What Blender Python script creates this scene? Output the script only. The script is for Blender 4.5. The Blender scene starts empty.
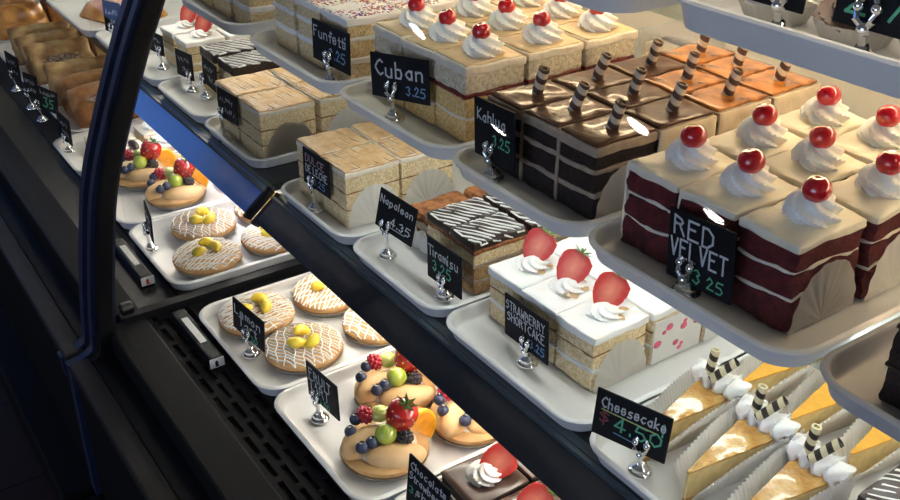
import bpy, bmesh, math, random
from mathutils import Vector, Matrix, noise, Euler

random.seed(7)
C = bpy.context.scene.collection
PI = math.pi

# ------------------------------------------------------------------ helpers
def mat(name, col, rough=.6, noise_amt=0.0, nscale=60, bump=0.0, bscale=200, metal=0, coat=0, spec=.5, sss=0, emit=None, estr=0,
        col2=None, trans=0, sheen=0):
    m = bpy.data.materials.new(name); m.use_nodes = True
    nt = m.node_tree; b = nt.nodes['Principled BSDF']
    b.inputs['Base Color'].default_value = (*col, 1)
    b.inputs['Roughness'].default_value = rough
    b.inputs['Metallic'].default_value = metal
    b.inputs['Coat Weight'].default_value = coat
    b.inputs['Coat Roughness'].default_value = .08
    b.inputs['Specular IOR Level'].default_value = spec
    if sss:
        b.inputs['Subsurface Weight'].default_value = sss
        b.inputs['Subsurface Scale'].default_value = .006
        b.inputs['Subsurface Radius'].default_value = (1, .7, .5)
    if emit:
        b.inputs['Emission Color'].default_value = (*emit, 1); b.inputs['Emission Strength'].default_value = estr
    tc = nt.nodes.new('ShaderNodeTexCoord')
    if noise_amt or col2:
        n = nt.nodes.new('ShaderNodeTexNoise'); n.inputs['Scale'].default_value = nscale; n.inputs['Detail'].default_value = 5
        nt.links.new(tc.outputs['Object'], n.inputs['Vector'])
        r = nt.nodes.new('ShaderNodeValToRGB')
        c2 = col2 if col2 else tuple(c*(1-noise_amt) for c in col)
        r.color_ramp.elements[0].position = .38; r.color_ramp.elements[1].position = .62
        r.color_ramp.elements[0].color = (*c2, 1); r.color_ramp.elements[1].color = (*col, 1)
        nt.links.new(n.outputs['Fac'], r.inputs['Fac']); nt.links.new(r.outputs['Color'], b.inputs['Base Color'])
    if bump:
        n2 = nt.nodes.new('ShaderNodeTexNoise'); n2.inputs['Scale'].default_value = bscale; n2.inputs['Detail'].default_value = 4
        nt.links.new(tc.outputs['Object'], n2.inputs['Vector'])
        bp = nt.nodes.new('ShaderNodeBump'); bp.inputs['Strength'].default_value = bump; bp.inputs['Distance'].default_value = .003
        nt.links.new(n2.outputs['Fac'], bp.inputs['Height']); nt.links.new(bp.outputs['Normal'], b.inputs['Normal'])
    return m

def glass_mat(name, tint=(1, 1, 1), ior=1.45, refl=1.0, haze=0.0):
    m = bpy.data.materials.new(name); m.use_nodes = True; nt = m.node_tree
    for n in list(nt.nodes): nt.nodes.remove(n)
    out = nt.nodes.new('ShaderNodeOutputMaterial'); mx = nt.nodes.new('ShaderNodeMixShader')
    # Schlick reflectance, the same from either side of the sheet
    lw = nt.nodes.new('ShaderNodeLayerWeight'); lw.inputs['Blend'].default_value = .5
    pw = nt.nodes.new('ShaderNodeMath'); pw.operation = 'POWER'; pw.inputs[1].default_value = 5
    f0 = ((ior-1)/(ior+1))**2
    mu = nt.nodes.new('ShaderNodeMath'); mu.operation = 'MULTIPLY_ADD'; mu.inputs[1].default_value = (1-f0)*refl; mu.inputs[2].default_value = f0*refl
    nt.links.new(lw.outputs['Facing'], pw.inputs[0]); nt.links.new(pw.outputs[0], mu.inputs[0])
    t = nt.nodes.new('ShaderNodeBsdfTransparent'); t.inputs['Color'].default_value = (*tint, 1)
    g = nt.nodes.new('ShaderNodeBsdfGlossy'); g.inputs['Roughness'].default_value = 0.0
    nt.links.new(mu.outputs[0], mx.inputs[0])
    src = t.outputs[0]
    if haze:
        d = nt.nodes.new('ShaderNodeBsdfDiffuse'); d.inputs['Color'].default_value = (.7, .75, .85, 1)
        m2 = nt.nodes.new('ShaderNodeMixShader'); m2.inputs[0].default_value = haze
        nt.links.new(t.outputs[0], m2.inputs[1]); nt.links.new(d.outputs[0], m2.inputs[2]); src = m2.outputs[0]
    nt.links.new(src, mx.inputs[1]); nt.links.new(g.outputs[0], mx.inputs[2]); nt.links.new(mx.outputs[0], out.inputs[0])
    return m

def banded(name, c1, c2, period, axis=2):
    """hard stripes along a local axis (wafer sticks)"""
    m = mat(name, c1, .6); nt = m.node_tree; b = nt.nodes['Principled BSDF']
    tc = nt.nodes.new('ShaderNodeTexCoord'); sp = nt.nodes.new('ShaderNodeSeparateXYZ')
    nt.links.new(tc.outputs['Object'], sp.inputs[0])
    def mth(op, a, v=None, l=None):
        n = nt.nodes.new('ShaderNodeMath'); n.operation = op
        nt.links.new(a, n.inputs[0])
        if l is not None: nt.links.new(l, n.inputs[1])
        elif v is not None: n.inputs[1].default_value = v
        return n.outputs[0]
    s = mth('MULTIPLY', sp.outputs[axis], 1/period)
    w = mth('MULTIPLY', sp.outputs[0], 22)
    s = mth('ADD', s, l=w); s = mth('FRACT', s); s = mth('GREATER_THAN', s, .5)
    mx = nt.nodes.new('ShaderNodeMixRGB'); mx.inputs[1].default_value = (*c1, 1); mx.inputs[2].default_value = (*c2, 1)
    nt.links.new(s, mx.inputs[0]); nt.links.new(mx.outputs[0], b.inputs['Base Color'])
    return m

def obj(name, bm, m, parent=None, smooth=True, loc=None, rot=None):
    me = bpy.data.meshes.new(name)
    bmesh.ops.recalc_face_normals(bm, faces=bm.faces[:])
    bm.to_mesh(me); bm.free()
    for x in (m if isinstance(m, (list, tuple)) else [m]): me.materials.append(x)
    if smooth:
        for p in me.polygons: p.use_smooth = True
        me.set_sharp_from_angle(angle=math.radians(48))
    o = bpy.data.objects.new(name, me); C.objects.link(o)
    if parent: o.parent = parent
    if loc: o.location = loc
    if rot: o.rotation_euler = rot
    return o

def empty(name, loc=(0, 0, 0), rz=0):
    o = bpy.data.objects.new(name, None); C.objects.link(o); o.location = loc; o.rotation_euler = (0, 0, rz)
    o.empty_display_size = .02
    return o

def tag(o, label, cat, group=None):
    o['label'] = label; o['category'] = cat
    if group: o['group'] = group
    return o

def copy_tree(o, parent=None):
    c = o.copy(); C.objects.link(c)
    if parent: c.parent = parent
    for ch in list(o.children): copy_tree(ch, c)
    return c

def drop(o):
    for ch in list(o.children): drop(ch)
    bpy.data.objects.remove(o)

def box(bm, x0, x1, y0, y1, z0, z1, mi=0):
    vs = [bm.verts.new((x, y, z)) for z in (z0, z1) for y in (y0, y1) for x in (x0, x1)]
    for f in ((0, 1, 3, 2), (4, 6, 7, 5), (0, 4, 5, 1), (2, 3, 7, 6), (0, 2, 6, 4), (1, 5, 7, 3)):
        fc = bm.faces.new([vs[i] for i in f]); fc.material_index = mi

def bevel_all(bm, w, seg=2):
    bmesh.ops.bevel(bm, geom=bm.edges[:], offset=w, segments=seg, affect='EDGES', profile=.5)

def lathe(bm, prof, n=24, cx=0, cy=0, lobes=0, amp=0, mi=0, mat4=None, close=True):
    """prof: list of (r,z). lobes/amp flute the radius"""
    rings = []
    for r, z in prof:
        ring = []
        for i in range(n):
            a = 2*PI*i/n
            rr = r*(1+amp*math.cos(lobes*a)) if lobes else r
            p = Vector((cx+rr*math.cos(a), cy+rr*math.sin(a), z))
            if mat4: p = mat4 @ p
            ring.append(bm.verts.new(p))
        rings.append(ring)
    for a, b in zip(rings, rings[1:]):
        for i in range(n):
            f = bm.faces.new((a[i], a[(i+1) % n], b[(i+1) % n], b[i])); f.material_index = mi
    if close:
        f = bm.faces.new(rings[0][::-1]); f.material_index = mi
        f = bm.faces.new(rings[-1]); f.material_index = mi
    return bm

def tube(bm, pts, r, n=8, mi=0, caps=True):
    pts = [Vector(p) for p in pts]; rings = []
    up = Vector((0, 0, 1))
    for i, p in enumerate(pts):
        t = (pts[min(i+1, len(pts)-1)]-pts[max(i-1, 0)]).normalized()
        a = t.cross(up)
        if a.length < 1e-4: a = t.cross(Vector((1, 0, 0)))
        a.normalize(); b = t.cross(a)
        rr = r[i] if isinstance(r, (list, tuple)) else r
        rings.append([bm.verts.new(p+a*rr*math.cos(2*PI*k/n)+b*rr*math.sin(2*PI*k/n)) for k in range(n)])
    for a, b in zip(rings, rings[1:]):
        for k in range(n):
            f = bm.faces.new((a[k], a[(k+1) % n], b[(k+1) % n], b[k])); f.material_index = mi
    if caps:
        bm.faces.new(rings[0][::-1]).material_index = mi; bm.faces.new(rings[-1]).material_index = mi

def ball(bm, c, r, seg=16, sc=(1, 1, 1), rot=None, mi=0):
    M = Matrix.Translation(c) @ (rot.to_matrix().to_4x4() if rot else Matrix()) @ Matrix.Diagonal((r*sc[0], r*sc[1], r*sc[2], 1))
    g = bmesh.ops.create_uvsphere(bm, u_segments=seg, v_segments=max(6, seg//2+2), radius=1, matrix=M)
    if mi:
        for v in g['verts']:
            for f in v.link_faces: f.material_index = mi

def slab(w, d, h, z=0, seg=9, rough=.0, seed=0, bev=.002, top=.0, fscale=60, taper=0, wob=.0, wseed=0):
    """rounded, slightly crumbly block standing on z; returns a bmesh"""
    bm = bmesh.new()
    bmesh.ops.create_cube(bm, size=2)
    bmesh.ops.subdivide_edges(bm, edges=bm.edges[:], cuts=seg, use_grid_fill=True)
    H = (w/2, d/2, h/2); b = min(bev, min(H)*.95)
    for v in bm.verts:
        p = Vector((v.co.x*H[0], v.co.y*H[1], v.co.z*H[2]))
        q = Vector([max(-(H[i]-b), min(H[i]-b, p[i])) for i in range(3)])
        dn = p-q
        if dn.length > 1e-9: p = q+dn.normalized()*b
        s = Vector((seed*3.1+p.x*fscale, seed*1.7+p.y*fscale, p.z*fscale+seed))
        nv = noise.noise_vector(s)
        n2 = noise.noise_vector(s*3.3)
        p.x += (nv.x+.5*n2.x)*rough; p.y += (nv.y+.5*n2.y)*rough; p.z += nv.z*rough*.5
        if v.co.z > .9: p.z += top*noise.noise(Vector((p.x*30+seed, p.y*30, seed)))
        k = 1-taper*(p.z/H[2]+1)/2
        zz = max(p.z, -h/2)+h/2+z
        if wob and zz > .004: zz += wob*noise.noise(Vector((p.x*34+wseed*2.7, p.y*34-wseed, zz*22)))*min(1, zz/.02)
        v.co = (p.x*k, p.y*k, zz)
    return bm

def rosette(r, h, lobes=7, twist=2.2, n=56, rows=14, amp=.17, seed=0):
    """piped swirl of whipped cream"""
    bm = bmesh.new(); rings = []
    for j in range(rows+1):
        t = j/rows
        z = h*t
        R = r*(.86+.22*math.sin(min(t*3.4, PI))*.6)*(1-t**2.2)**.75 if t < 1 else .0008
        R = max(R, .0008)
        ring = []
        for i in range(n):
            a = 2*PI*i/n
            w = math.cos(lobes*(a+twist*t*1.2)+seed)
            rr = R*(1+amp*w*(1-.3*t)) + .0012*noise.noise(Vector((math.cos(a)*3, math.sin(a)*3, t*4+seed)))
            ring.append(bm.verts.new((rr*math.cos(a), rr*math.sin(a), z+.002*w*(1-t))))
        rings.append(ring)
    for a, b in zip(rings, rings[1:]):
        for i in range(n): bm.faces.new((a[i], a[(i+1) % n], b[(i+1) % n], b[i]))
    bm.faces.new(rings[0][::-1]); bm.faces.new(rings[-1])
    return bm

# ------------------------------------------------------------------ materials
M = {}
M['tray'] = mat('melamine_ivory', (.77, .765, .75), .35, .06, 8, coat=.2)
M['tray_shaded'] = mat('melamine_ivory_shaded', (.50, .49, .50), .4, .1, 8)  # ivory tray melamine with shade put into a greyer colour
M['black_gloss'] = mat('black_gloss', (.008, .009, .011), .25, bump=.05, bscale=30, spec=.35)
M['grille'] = mat('matt_black_grille', (.007, .0072, .008), .55, spec=.12)
M['black'] = mat('black_satin', (.008, .008, .010), .5, .3, 20, spec=.14)
M['panel'] = mat('black_film_blue_reflection', (.03, .12, .48), .16, spec=.9, coat=.6)  # strip film with the blue window reflection put into its colour
M['panel_dark'] = mat('black_film', (.007, .010, .017), .14, spec=.7, coat=.4)
M['navy'] = mat('navy_rubber', (.02, .028, .07), .42, .3, 40)
M['rail'] = mat('brown_black_rail', (.022, .019, .017), .45, .2, 20, spec=.3)
M['steel'] = mat('brushed_steel', (.55, .56, .58), .3, .1, 60, metal=1)
M['chrome'] = mat('chrome', (.85, .86, .88), .08, metal=1)
M['board'] = mat('chalkboard_black', (.0075, .0085, .011), .6, .3, 30, spec=.15)
M['chalk'] = mat('chalk_white', (.72, .75, .78), .9, .25, 400)
M['chalk_green'] = mat('chalk_green', (.16, .62, .38), .9, .3, 400)
M['chalk_blue'] = mat('chalk_blue', (.25, .45, .75), .9, .3, 400)
M['chalk_red'] = mat('chalk_dull_red', (.35, .08, .09), .9, .3, 400)
M['chalk_yellow'] = mat('chalk_lime', (.62, .75, .28), .9, .3, 400)
M['chalk_pink'] = mat('chalk_pink', (.62, .40, .48), .9, .3, 400)
M['white_plastic'] = mat('white_label', (.75, .75, .75), .5)
M['red_print'] = mat('red_print', (.6, .05, .05), .5)
M['yellow_sponge'] = mat('yellow_sponge', (.82, .60, .28), .95, nscale=210, col2=(.62, .40, .14), bump=1, bscale=300)
M['pale_sponge'] = mat('pale_sponge', (.86, .72, .46), .95, nscale=210, col2=(.68, .50, .25), bump=1, bscale=300)
M['coffee_sponge'] = mat('coffee_soaked_sponge', (.46, .30, .14), .95, nscale=110, col2=(.30, .17, .07), bump=1, bscale=320)
M['red_sponge'] = mat('red_velvet_sponge', (.135, .016, .016), .95, nscale=110, col2=(.07, .008, .010), bump=1, bscale=350)
M['choc_sponge'] = mat('chocolate_sponge', (.030, .016, .011), .95, nscale=110, col2=(.014, .008, .006), bump=1, bscale=350)
M['cream'] = mat('cream_filling', (.80, .73, .60), .6, .08, 90, bump=.4, bscale=150, sss=.15)
M['cream_cheese'] = mat('cream_cheese_frosting', (.84, .77, .62), .45, .06, 40, bump=.25, bscale=90, sss=.15)
M['mocha'] = mat('mocha_cream', (.40, .31, .23), .7, .2, 90, bump=.5, bscale=160)
M['mocha_light'] = mat('beige_side_frosting', (.66, .55, .40), .7, .12, 60, bump=.4, bscale=120)
M['whip'] = mat('whipped_cream', (.88, .87, .84), .5, sss=.25, bump=.1, bscale=120)
M['ganache'] = mat('glossy_ganache', (.10, .042, .018), .35, nscale=45, col2=(.055, .022, .011), bump=1, bscale=34, coat=.32, spec=.15)
M['caramel'] = mat('ganache_warm_lit', (.52, .19, .03), .25, nscale=34, col2=(.14, .045, .010), bump=.5, bscale=45, coat=.6, spec=.3)  # ganache of the back rows, warm lamp light painted into its colour
M['dark_choc'] = mat('dark_chocolate_glaze', (.032, .016, .012), .3, .3, 60, bump=.15, bscale=60)
M['brown_glaze'] = mat('smooth_chocolate_plate', (.085, .05, .038), .3, .15, 40)
M['jam'] = mat('red_jam', (.20, .016, .018), .4, .5, 120, bump=.5, bscale=200)
M['cherry'] = mat('maraschino_cherry', (.50, .006, .014), .12, coat=1, sss=.1)
M['stem'] = mat('pale_stem', (.62, .35, .12), .6)
M['green_leaf'] = mat('strawberry_leaf', (.13, .28, .03), .6, .4, 80)
M['coconut'] = mat('coconut_crumb', (.80, .74, .60), .95, nscale=180, col2=(.60, .50, .33), bump=1, bscale=420)
M['gold_top'] = mat('golden_glaze', (.60, .42, .22), .5, nscale=40, col2=(.70, .54, .33), coat=.1)
M['dulce_top'] = mat('caramel_cream', (.55, .32, .13), .4, nscale=50, col2=(.70, .48, .25), bump=.3, bscale=80)
M['caramel_line'] = mat('caramel_drizzle', (.28, .12, .035), .3)
M['white_line'] = mat('white_icing', (.86, .84, .78), .5)
M['wafer'] = banded('striped_wafer', (.66, .56, .42), (.075, .04, .028), .0150)
M['wafer_dark'] = banded('black_striped_wafer', (.62, .56, .36), (.028, .018, .014), .016)
M['flaky'] = mat('flaky_pastry', (.46, .18, .055), .6, nscale=80, col2=(.22, .07, .02), bump=1, bscale=160)
M['paper'] = mat('wax_paper', (.84, .82, .77), .6, .06, 60, trans=.3, bump=.3, bscale=60)
M['pink_dot'] = mat('pink_berry_spot', (.75, .12, .2), .6, .3, 60)
M['strawberry'] = mat('strawberry_red', (.50, .018, .014), .22, nscale=70, col2=(.36, .008, .010), coat=.6, bump=.2, bscale=60)
M['straw_cut'] = mat('strawberry_cut', (.60, .085, .055), .5, coat=.1)
M['seed'] = mat('strawberry_seed', (.65, .42, .10), .5)
M['blueberry'] = mat('blueberry', (.022, .028, .065), .4, nscale=60, col2=(.05, .065, .13))
M['blackberry'] = mat('blackberry', (.014, .010, .016), .2, coat=.5)
M['raspberry'] = mat('raspberry', (.48, .012, .035), .3, coat=.4)
M['grape'] = mat('green_grape', (.42, .52, .07), .18, coat=.6, sss=.2, nscale=30, col2=(.36, .44, .06))
M['kiwi'] = mat('pale_green_fruit', (.55, .62, .16), .3, coat=.4)
M['orange'] = mat('orange_flesh', (.88, .36, .02), .3, .2, 90, coat=.4)
M['rind'] = mat('yellow_orange_rind', (.92, .58, .05), .35, .1, 90)
M['crust'] = mat('tan_crust', (.62, .37, .15), .6, nscale=35, col2=(.50, .26, .09), bump=.3, bscale=150)
M['dome'] = mat('smooth_tan_pastry', (.78, .54, .28), .55, nscale=24, col2=(.70, .43, .19), bump=.12, bscale=90)
M['foil'] = mat('foil_pan', (.70, .69, .68), .35, metal=.85)
M['lemon'] = mat('lemon_segment', (.90, .70, .06), .3, nscale=80, col2=(.86, .58, .03), coat=.3)
M['almond'] = mat('almond_flake', (.62, .40, .18), .6, .2, 100)
M['cheesecake'] = mat('cheesecake_side', (.76, .56, .24), .8, .15, 90, bump=.4, bscale=200)
M['cheese_glaze'] = mat('golden_cheesecake_top', (.74, .44, .12), .22, nscale=70, col2=(.60, .29, .05), bump=1, bscale=230, coat=1)
M['pumpkin'] = mat('orange_cheesecake_top', (.82, .42, .045), .45, .1, 60, bump=.3, bscale=200)
M['puff'] = mat('golden_puff_pastry', (.58, .29, .085), .45, nscale=16, col2=(.26, .10, .025), bump=.5, bscale=60, coat=.25)
M['puff_pale'] = mat('pale_puff_pastry', (.54, .36, .15), .5, nscale=26, col2=(.34, .18, .06), bump=.5, bscale=60)
M['puff_orange'] = mat('orange_puff_pastry', (.72, .36, .08), .4, nscale=22, col2=(.48, .18, .03), bump=.6, bscale=60, coat=.3)
M['sugar'] = mat('sugared_filling', (.50, .40, .28), .5, nscale=150, col2=(.22, .13, .07))
M['red_filling'] = mat('red_filling', (.5, .03, .015), .3)
M['choc_swirl'] = mat('chocolate_buttercream', (.16, .085, .052), .45, .15, 60)
M['plastic'] = glass_mat('clear_plastic', (.93, .94, .94), 1.5, 1.6, haze=.12)
M['glass'] = glass_mat('case_glass', (.98, .985, .99), 1.45, .3)
M['shelf_glass'] = glass_mat('shelf_glass', (.80, .86, .86), 1.5, 1.0)
M['glass_edge'] = mat('glass_edge', (.05, .075, .09), .25)
M['lamp_white'] = mat('fluorescent_white', (.9, .9, .9), .4, emit=(1.0, .91, .77), estr=31)
M['lamp_canopy'] = mat('fluorescent_canopy', (.9, .9, .9), .4, emit=(1.0, .86, .66), estr=38)
M['lamp_dim'] = mat('fluorescent_dim', (.9, .9, .9), .4, emit=(1.0, .90, .76), estr=21)
M['lamp_warm'] = mat('fluorescent_warm', (.9, .9, .9), .4, emit=(1.0, .72, .42), estr=32)
M['lamp_cool'] = mat('fluorescent_cool', (.9, .9, .9), .4, emit=(1.0, .97, .91), estr=15)
M['downlight'] = mat('downlight_lens', (.9, .9, .9), .4, emit=(1.0, .96, .88), estr=150)
M['sky_pane'] = mat('daylight_pane', (.5, .6, .8), .1, emit=(.16, .36, 1.0), estr=1.1)
M['front_pane'] = mat('front_fill_glow', (.5, .6, .8), .1, emit=(.60, .73, 1.0), estr=3.2)  # glow of the added fill window
M['case_back'] = mat('cream_back_panel', (.62, .58, .50), .5, .05, 5)
M['wall'] = mat('shop_wall', (.30, .27, .24), .8, .1, 6)
M['ceiling'] = mat('shop_ceiling', (.32, .31, .30), .9, .05, 6)

def translucent(m, k=.5):
    """let light through thin paper"""
    nt = m.node_tree; b = nt.nodes['Principled BSDF']; out = nt.nodes['Material Output']
    t = nt.nodes.new('ShaderNodeBsdfTranslucent'); t.inputs['Color'].default_value = (.92, .90, .86, 1)
    mx = nt.nodes.new('ShaderNodeMixShader'); mx.inputs[0].default_value = k
    nt.links.new(b.outputs[0], mx.inputs[1]); nt.links.new(t.outputs[0], mx.inputs[2]); nt.links.new(mx.outputs[0], out.inputs[0])
    tr = nt.nodes.new('ShaderNodeBsdfTransparent'); m2 = nt.nodes.new('ShaderNodeMixShader'); m2.inputs[0].default_value = .12
    nt.links.new(mx.outputs[0], m2.inputs[1]); nt.links.new(tr.outputs[0], m2.inputs[2]); nt.links.new(m2.outputs[0], out.inputs[0])
translucent(M['paper'], .2)
M['cup_paper'] = mat('white_pleated_paper', (.88, .87, .84), .65); translucent(M['cup_paper'], .35); M['cup_paper'].node_tree.nodes['Mix Shader.001'].inputs[0].default_value = .0

def radial_cut(m):
    """pale core of a cut strawberry, in object coordinates"""
    nt = m.node_tree; b = nt.nodes['Principled BSDF']
    tc = nt.nodes.new('ShaderNodeTexCoord'); mp = nt.nodes.new('ShaderNodeMapping')
    mp.inputs['Scale'].default_value = (2.5, 0, 2.0); mp.inputs['Location'].default_value = (-1.25, 0, -1.15)
    g = nt.nodes.new('ShaderNodeTexGradient'); g.gradient_type = 'SPHERICAL'
    nt.links.new(tc.outputs['Generated'], mp.inputs[0]); nt.links.new(mp.outputs[0], g.inputs[0])
    n = nt.nodes.new('ShaderNodeTexNoise'); n.inputs['Scale'].default_value = 120
    nt.links.new(tc.outputs['Object'], n.inputs['Vector'])
    ml = nt.nodes.new('ShaderNodeMath'); ml.operation = 'MULTIPLY_ADD'; ml.inputs[1].default_value = .5; ml.inputs[2].default_value = -.25
    nt.links.new(n.outputs['Fac'], ml.inputs[0])
    ad = nt.nodes.new('ShaderNodeMath'); ad.operation = 'ADD'
    nt.links.new(g.outputs['Fac'], ad.inputs[0]); nt.links.new(ml.outputs[0], ad.inputs[1])
    r = nt.nodes.new('ShaderNodeValToRGB'); e = r.color_ramp.elements
    e[0].color = (.56, .030, .020, 1); e[1].color = (.78, .26, .17, 1); e[1].position = .95
    nt.links.new(ad.outputs[0], r.inputs[0]); nt.links.new(r.outputs[0], b.inputs['Base Color'])
radial_cut(M['straw_cut'])

def tile_floor():
    m = bpy.data.materials.new('dark_tile_floor'); m.use_nodes = True; nt = m.node_tree; b = nt.nodes['Principled BSDF']
    tc = nt.nodes.new('ShaderNodeTexCoord'); br = nt.nodes.new('ShaderNodeTexBrick')
    br.inputs['Color1'].default_value = (.030, .015, .010, 1); br.inputs['Color2'].default_value = (.022, .011, .008, 1)
    br.inputs['Mortar'].default_value = (.008, .006, .005, 1); br.inputs['Scale'].default_value = 3.3; br.offset = 0
    br.inputs['Mortar Size'].default_value = .012; br.inputs['Brick Width'].default_value = 1; br.inputs['Row Height'].default_value = 1
    nt.links.new(tc.outputs['Object'], br.inputs['Vector']); nt.links.new(br.outputs['Color'], b.inputs['Base Color'])
    b.inputs['Roughness'].default_value = .5; b.inputs['Specular IOR Level'].default_value = .2
    return m

# ------------------------------------------------------------------ camera
CAMZ = 1.45
f_px, VX1, VX2, VY = 984.0, -770.0, 1650.0, -550.0
Xc = -Vector((VX1, VY, f_px)).normalized()
Yc = Vector((VX2, VY, f_px)).normalized()
Yc = (Yc-Xc*Yc.dot(Xc)).normalized()
Zc = Xc.cross(Yc)
# columns: camera right, up, backward expressed in world axes
rt = Vector((Xc.x, Yc.x, Zc.x)); dn = Vector((Xc.y, Yc.y, Zc.y)); fw = Vector((Xc.z, Yc.z, Zc.z))
cam = bpy.data.cameras.new('camera'); co = bpy.data.objects.new('camera', cam); C.objects.link(co)
R3 = Matrix((rt, -dn, -fw)).transposed()
co.matrix_world = Matrix.Translation((0, 0, CAMZ)) @ R3.to_4x4()
cam.sensor_width = 36; cam.lens = f_px/900*36; cam.clip_start = .02
bpy.context.scene.camera = co

# shelf heights (top surface of each shelf); tray floors sit 4 mm above
Z_DECK, Z_MID, Z_TOP, Z_UP = .436, .616, .916, 1.192
FL = .004; LIFT = .0008; SIT = FL+LIFT+.001

# ------------------------------------------------------------------ room
def structure(o): o['kind'] = 'structure'; return o
bm = bmesh.new(); box(bm, -10, 2.5, -7.5, 2.6, -.05, 0); structure(obj('floor', bm, tile_floor(), smooth=False))
bm = bmesh.new(); box(bm, -10, 2.5, -7.5, 2.6, 2.5, 2.55); structure(obj('ceiling', bm, M['ceiling'], smooth=False))
bm = bmesh.new(); box(bm, -5.9, 2.5, 2.5, 2.6, 0, 2.5); structure(obj('wall_back', bm, M['wall'], smooth=False))
bm = bmesh.new(); box(bm, 2.4, 2.5, -3.5, 2.5, 0, 2.5); structure(obj('wall_right', bm, M['wall'], smooth=False))

def wall_with_window(name, wname, axis, pos, a0, a1, w0, w1, z0, z1, pane):
    """a wall slab with a window hole; frame and pane fill the hole"""
    bm = bmesh.new(); s = .1
    def bx(b, p0, p1, u0, u1, q0, q1):
        if axis == 'x': box(b, p0, p1, u0, u1, q0, q1)
        else: box(b, u0, u1, p0, p1, q0, q1)
    bx(bm, pos-s, pos, a0, w0, 0, 2.5); bx(bm, pos-s, pos, w1, a1, 0, 2.5)
    bx(bm, pos-s, pos, w0, w1, 0, z0); bx(bm, pos-s, pos, w0, w1, z1, 2.5)
    structure(obj(name, bm, M['wall'], smooth=False))
    w = structure(empty(wname, (0, 0, 0)))
    bm = bmesh.new(); t = .05
    bx(bm, pos-.08, pos+.01, w0, w0+t, z0, z1); bx(bm, pos-.08, pos+.01, w1-t, w1, z0, z1)
    bx(bm, pos-.08, pos+.01, w0+t, w1-t, z0, z0+t); bx(bm, pos-.08, pos+.01, w0+t, w1-t, z1-t, z1)
    obj('window_frame', bm, M['black'], w, smooth=False)
    bm = bmesh.new(); bx(bm, pos-.06, pos-.05, w0+t, w1-t, z0+t, z1-t)
    obj('window_pane', bm, M[pane], w, smooth=False)
wall_with_window('wall_left', 'window_1', 'x', -5.9, -2.2, 2.5, -1.35, .45, 1.0, 2.46, 'sky_pane')
wall_with_window('wall_front', 'window_fill', 'y', -3.4, -1.3, 2.4, -1.0, 2.1, .5, 2.4, 'front_pane')  # unseen window, added as cool fill light for the front faces

# ------------------------------------------------------------------ display cases
POST = [(.247, .082), (.248, .20), (.250, .31), (.252, .386)]
GLASS = [(.314, .425), (.325, .506), (.342, .604), (.361, .697), (.388, .78), (.428, .88), (.463, .96), (.497, 1.03),
         (.535, 1.12), (.575, 1.22), (.625, 1.32), (.70, 1.41), (.80, 1.47)]

def smooth_poly(pts, per=4):
    out = []
    for i in range(len(pts)-1):
        p0 = pts[max(i-1, 0)]; p1 = pts[i]; p2 = pts[i+1]; p3 = pts[min(i+2, len(pts)-1)]
        for k in range(per):
            t = k/per
            out.append(tuple(.5*((2*p1[j])+(-p0[j]+p2[j])*t+(2*p0[j]-5*p1[j]+4*p2[j]-p3[j])*t*t+(-p0[j]+3*p1[j]-3*p2[j]+p3[j])*t**3) for j in (0, 1)))
    out.append(pts[-1]); return out

def ribbon(x0, x1, pts, thick, inward=1):
    """curved plate following (y,z) points, extruded in x, with thickness along its normal"""
    bm = bmesh.new(); rows = []
    for i, (y, z) in enumerate(pts):
        a = Vector(pts[max(i-1, 0)]); b = Vector(pts[min(i+1, len(pts)-1)])
        t = (b-a).normalized(); n = Vector((t.y, -t.x))*inward
        q = (y+n.x*thick, z+n.y*thick)
        rows.append([bm.verts.new((x0, y, z)), bm.verts.new((x1, y, z)), bm.verts.new((x1, *q)), bm.verts.new((x0, *q))])
    for a, b in zip(rows, rows[1:]):
        for k in range(4): bm.faces.new((a[k], a[(k+1) % 4], b[(k+1) % 4], b[k]))
    bm.faces.new(rows[0][::-1]); bm.faces.new(rows[-1])
    return bm

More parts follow.
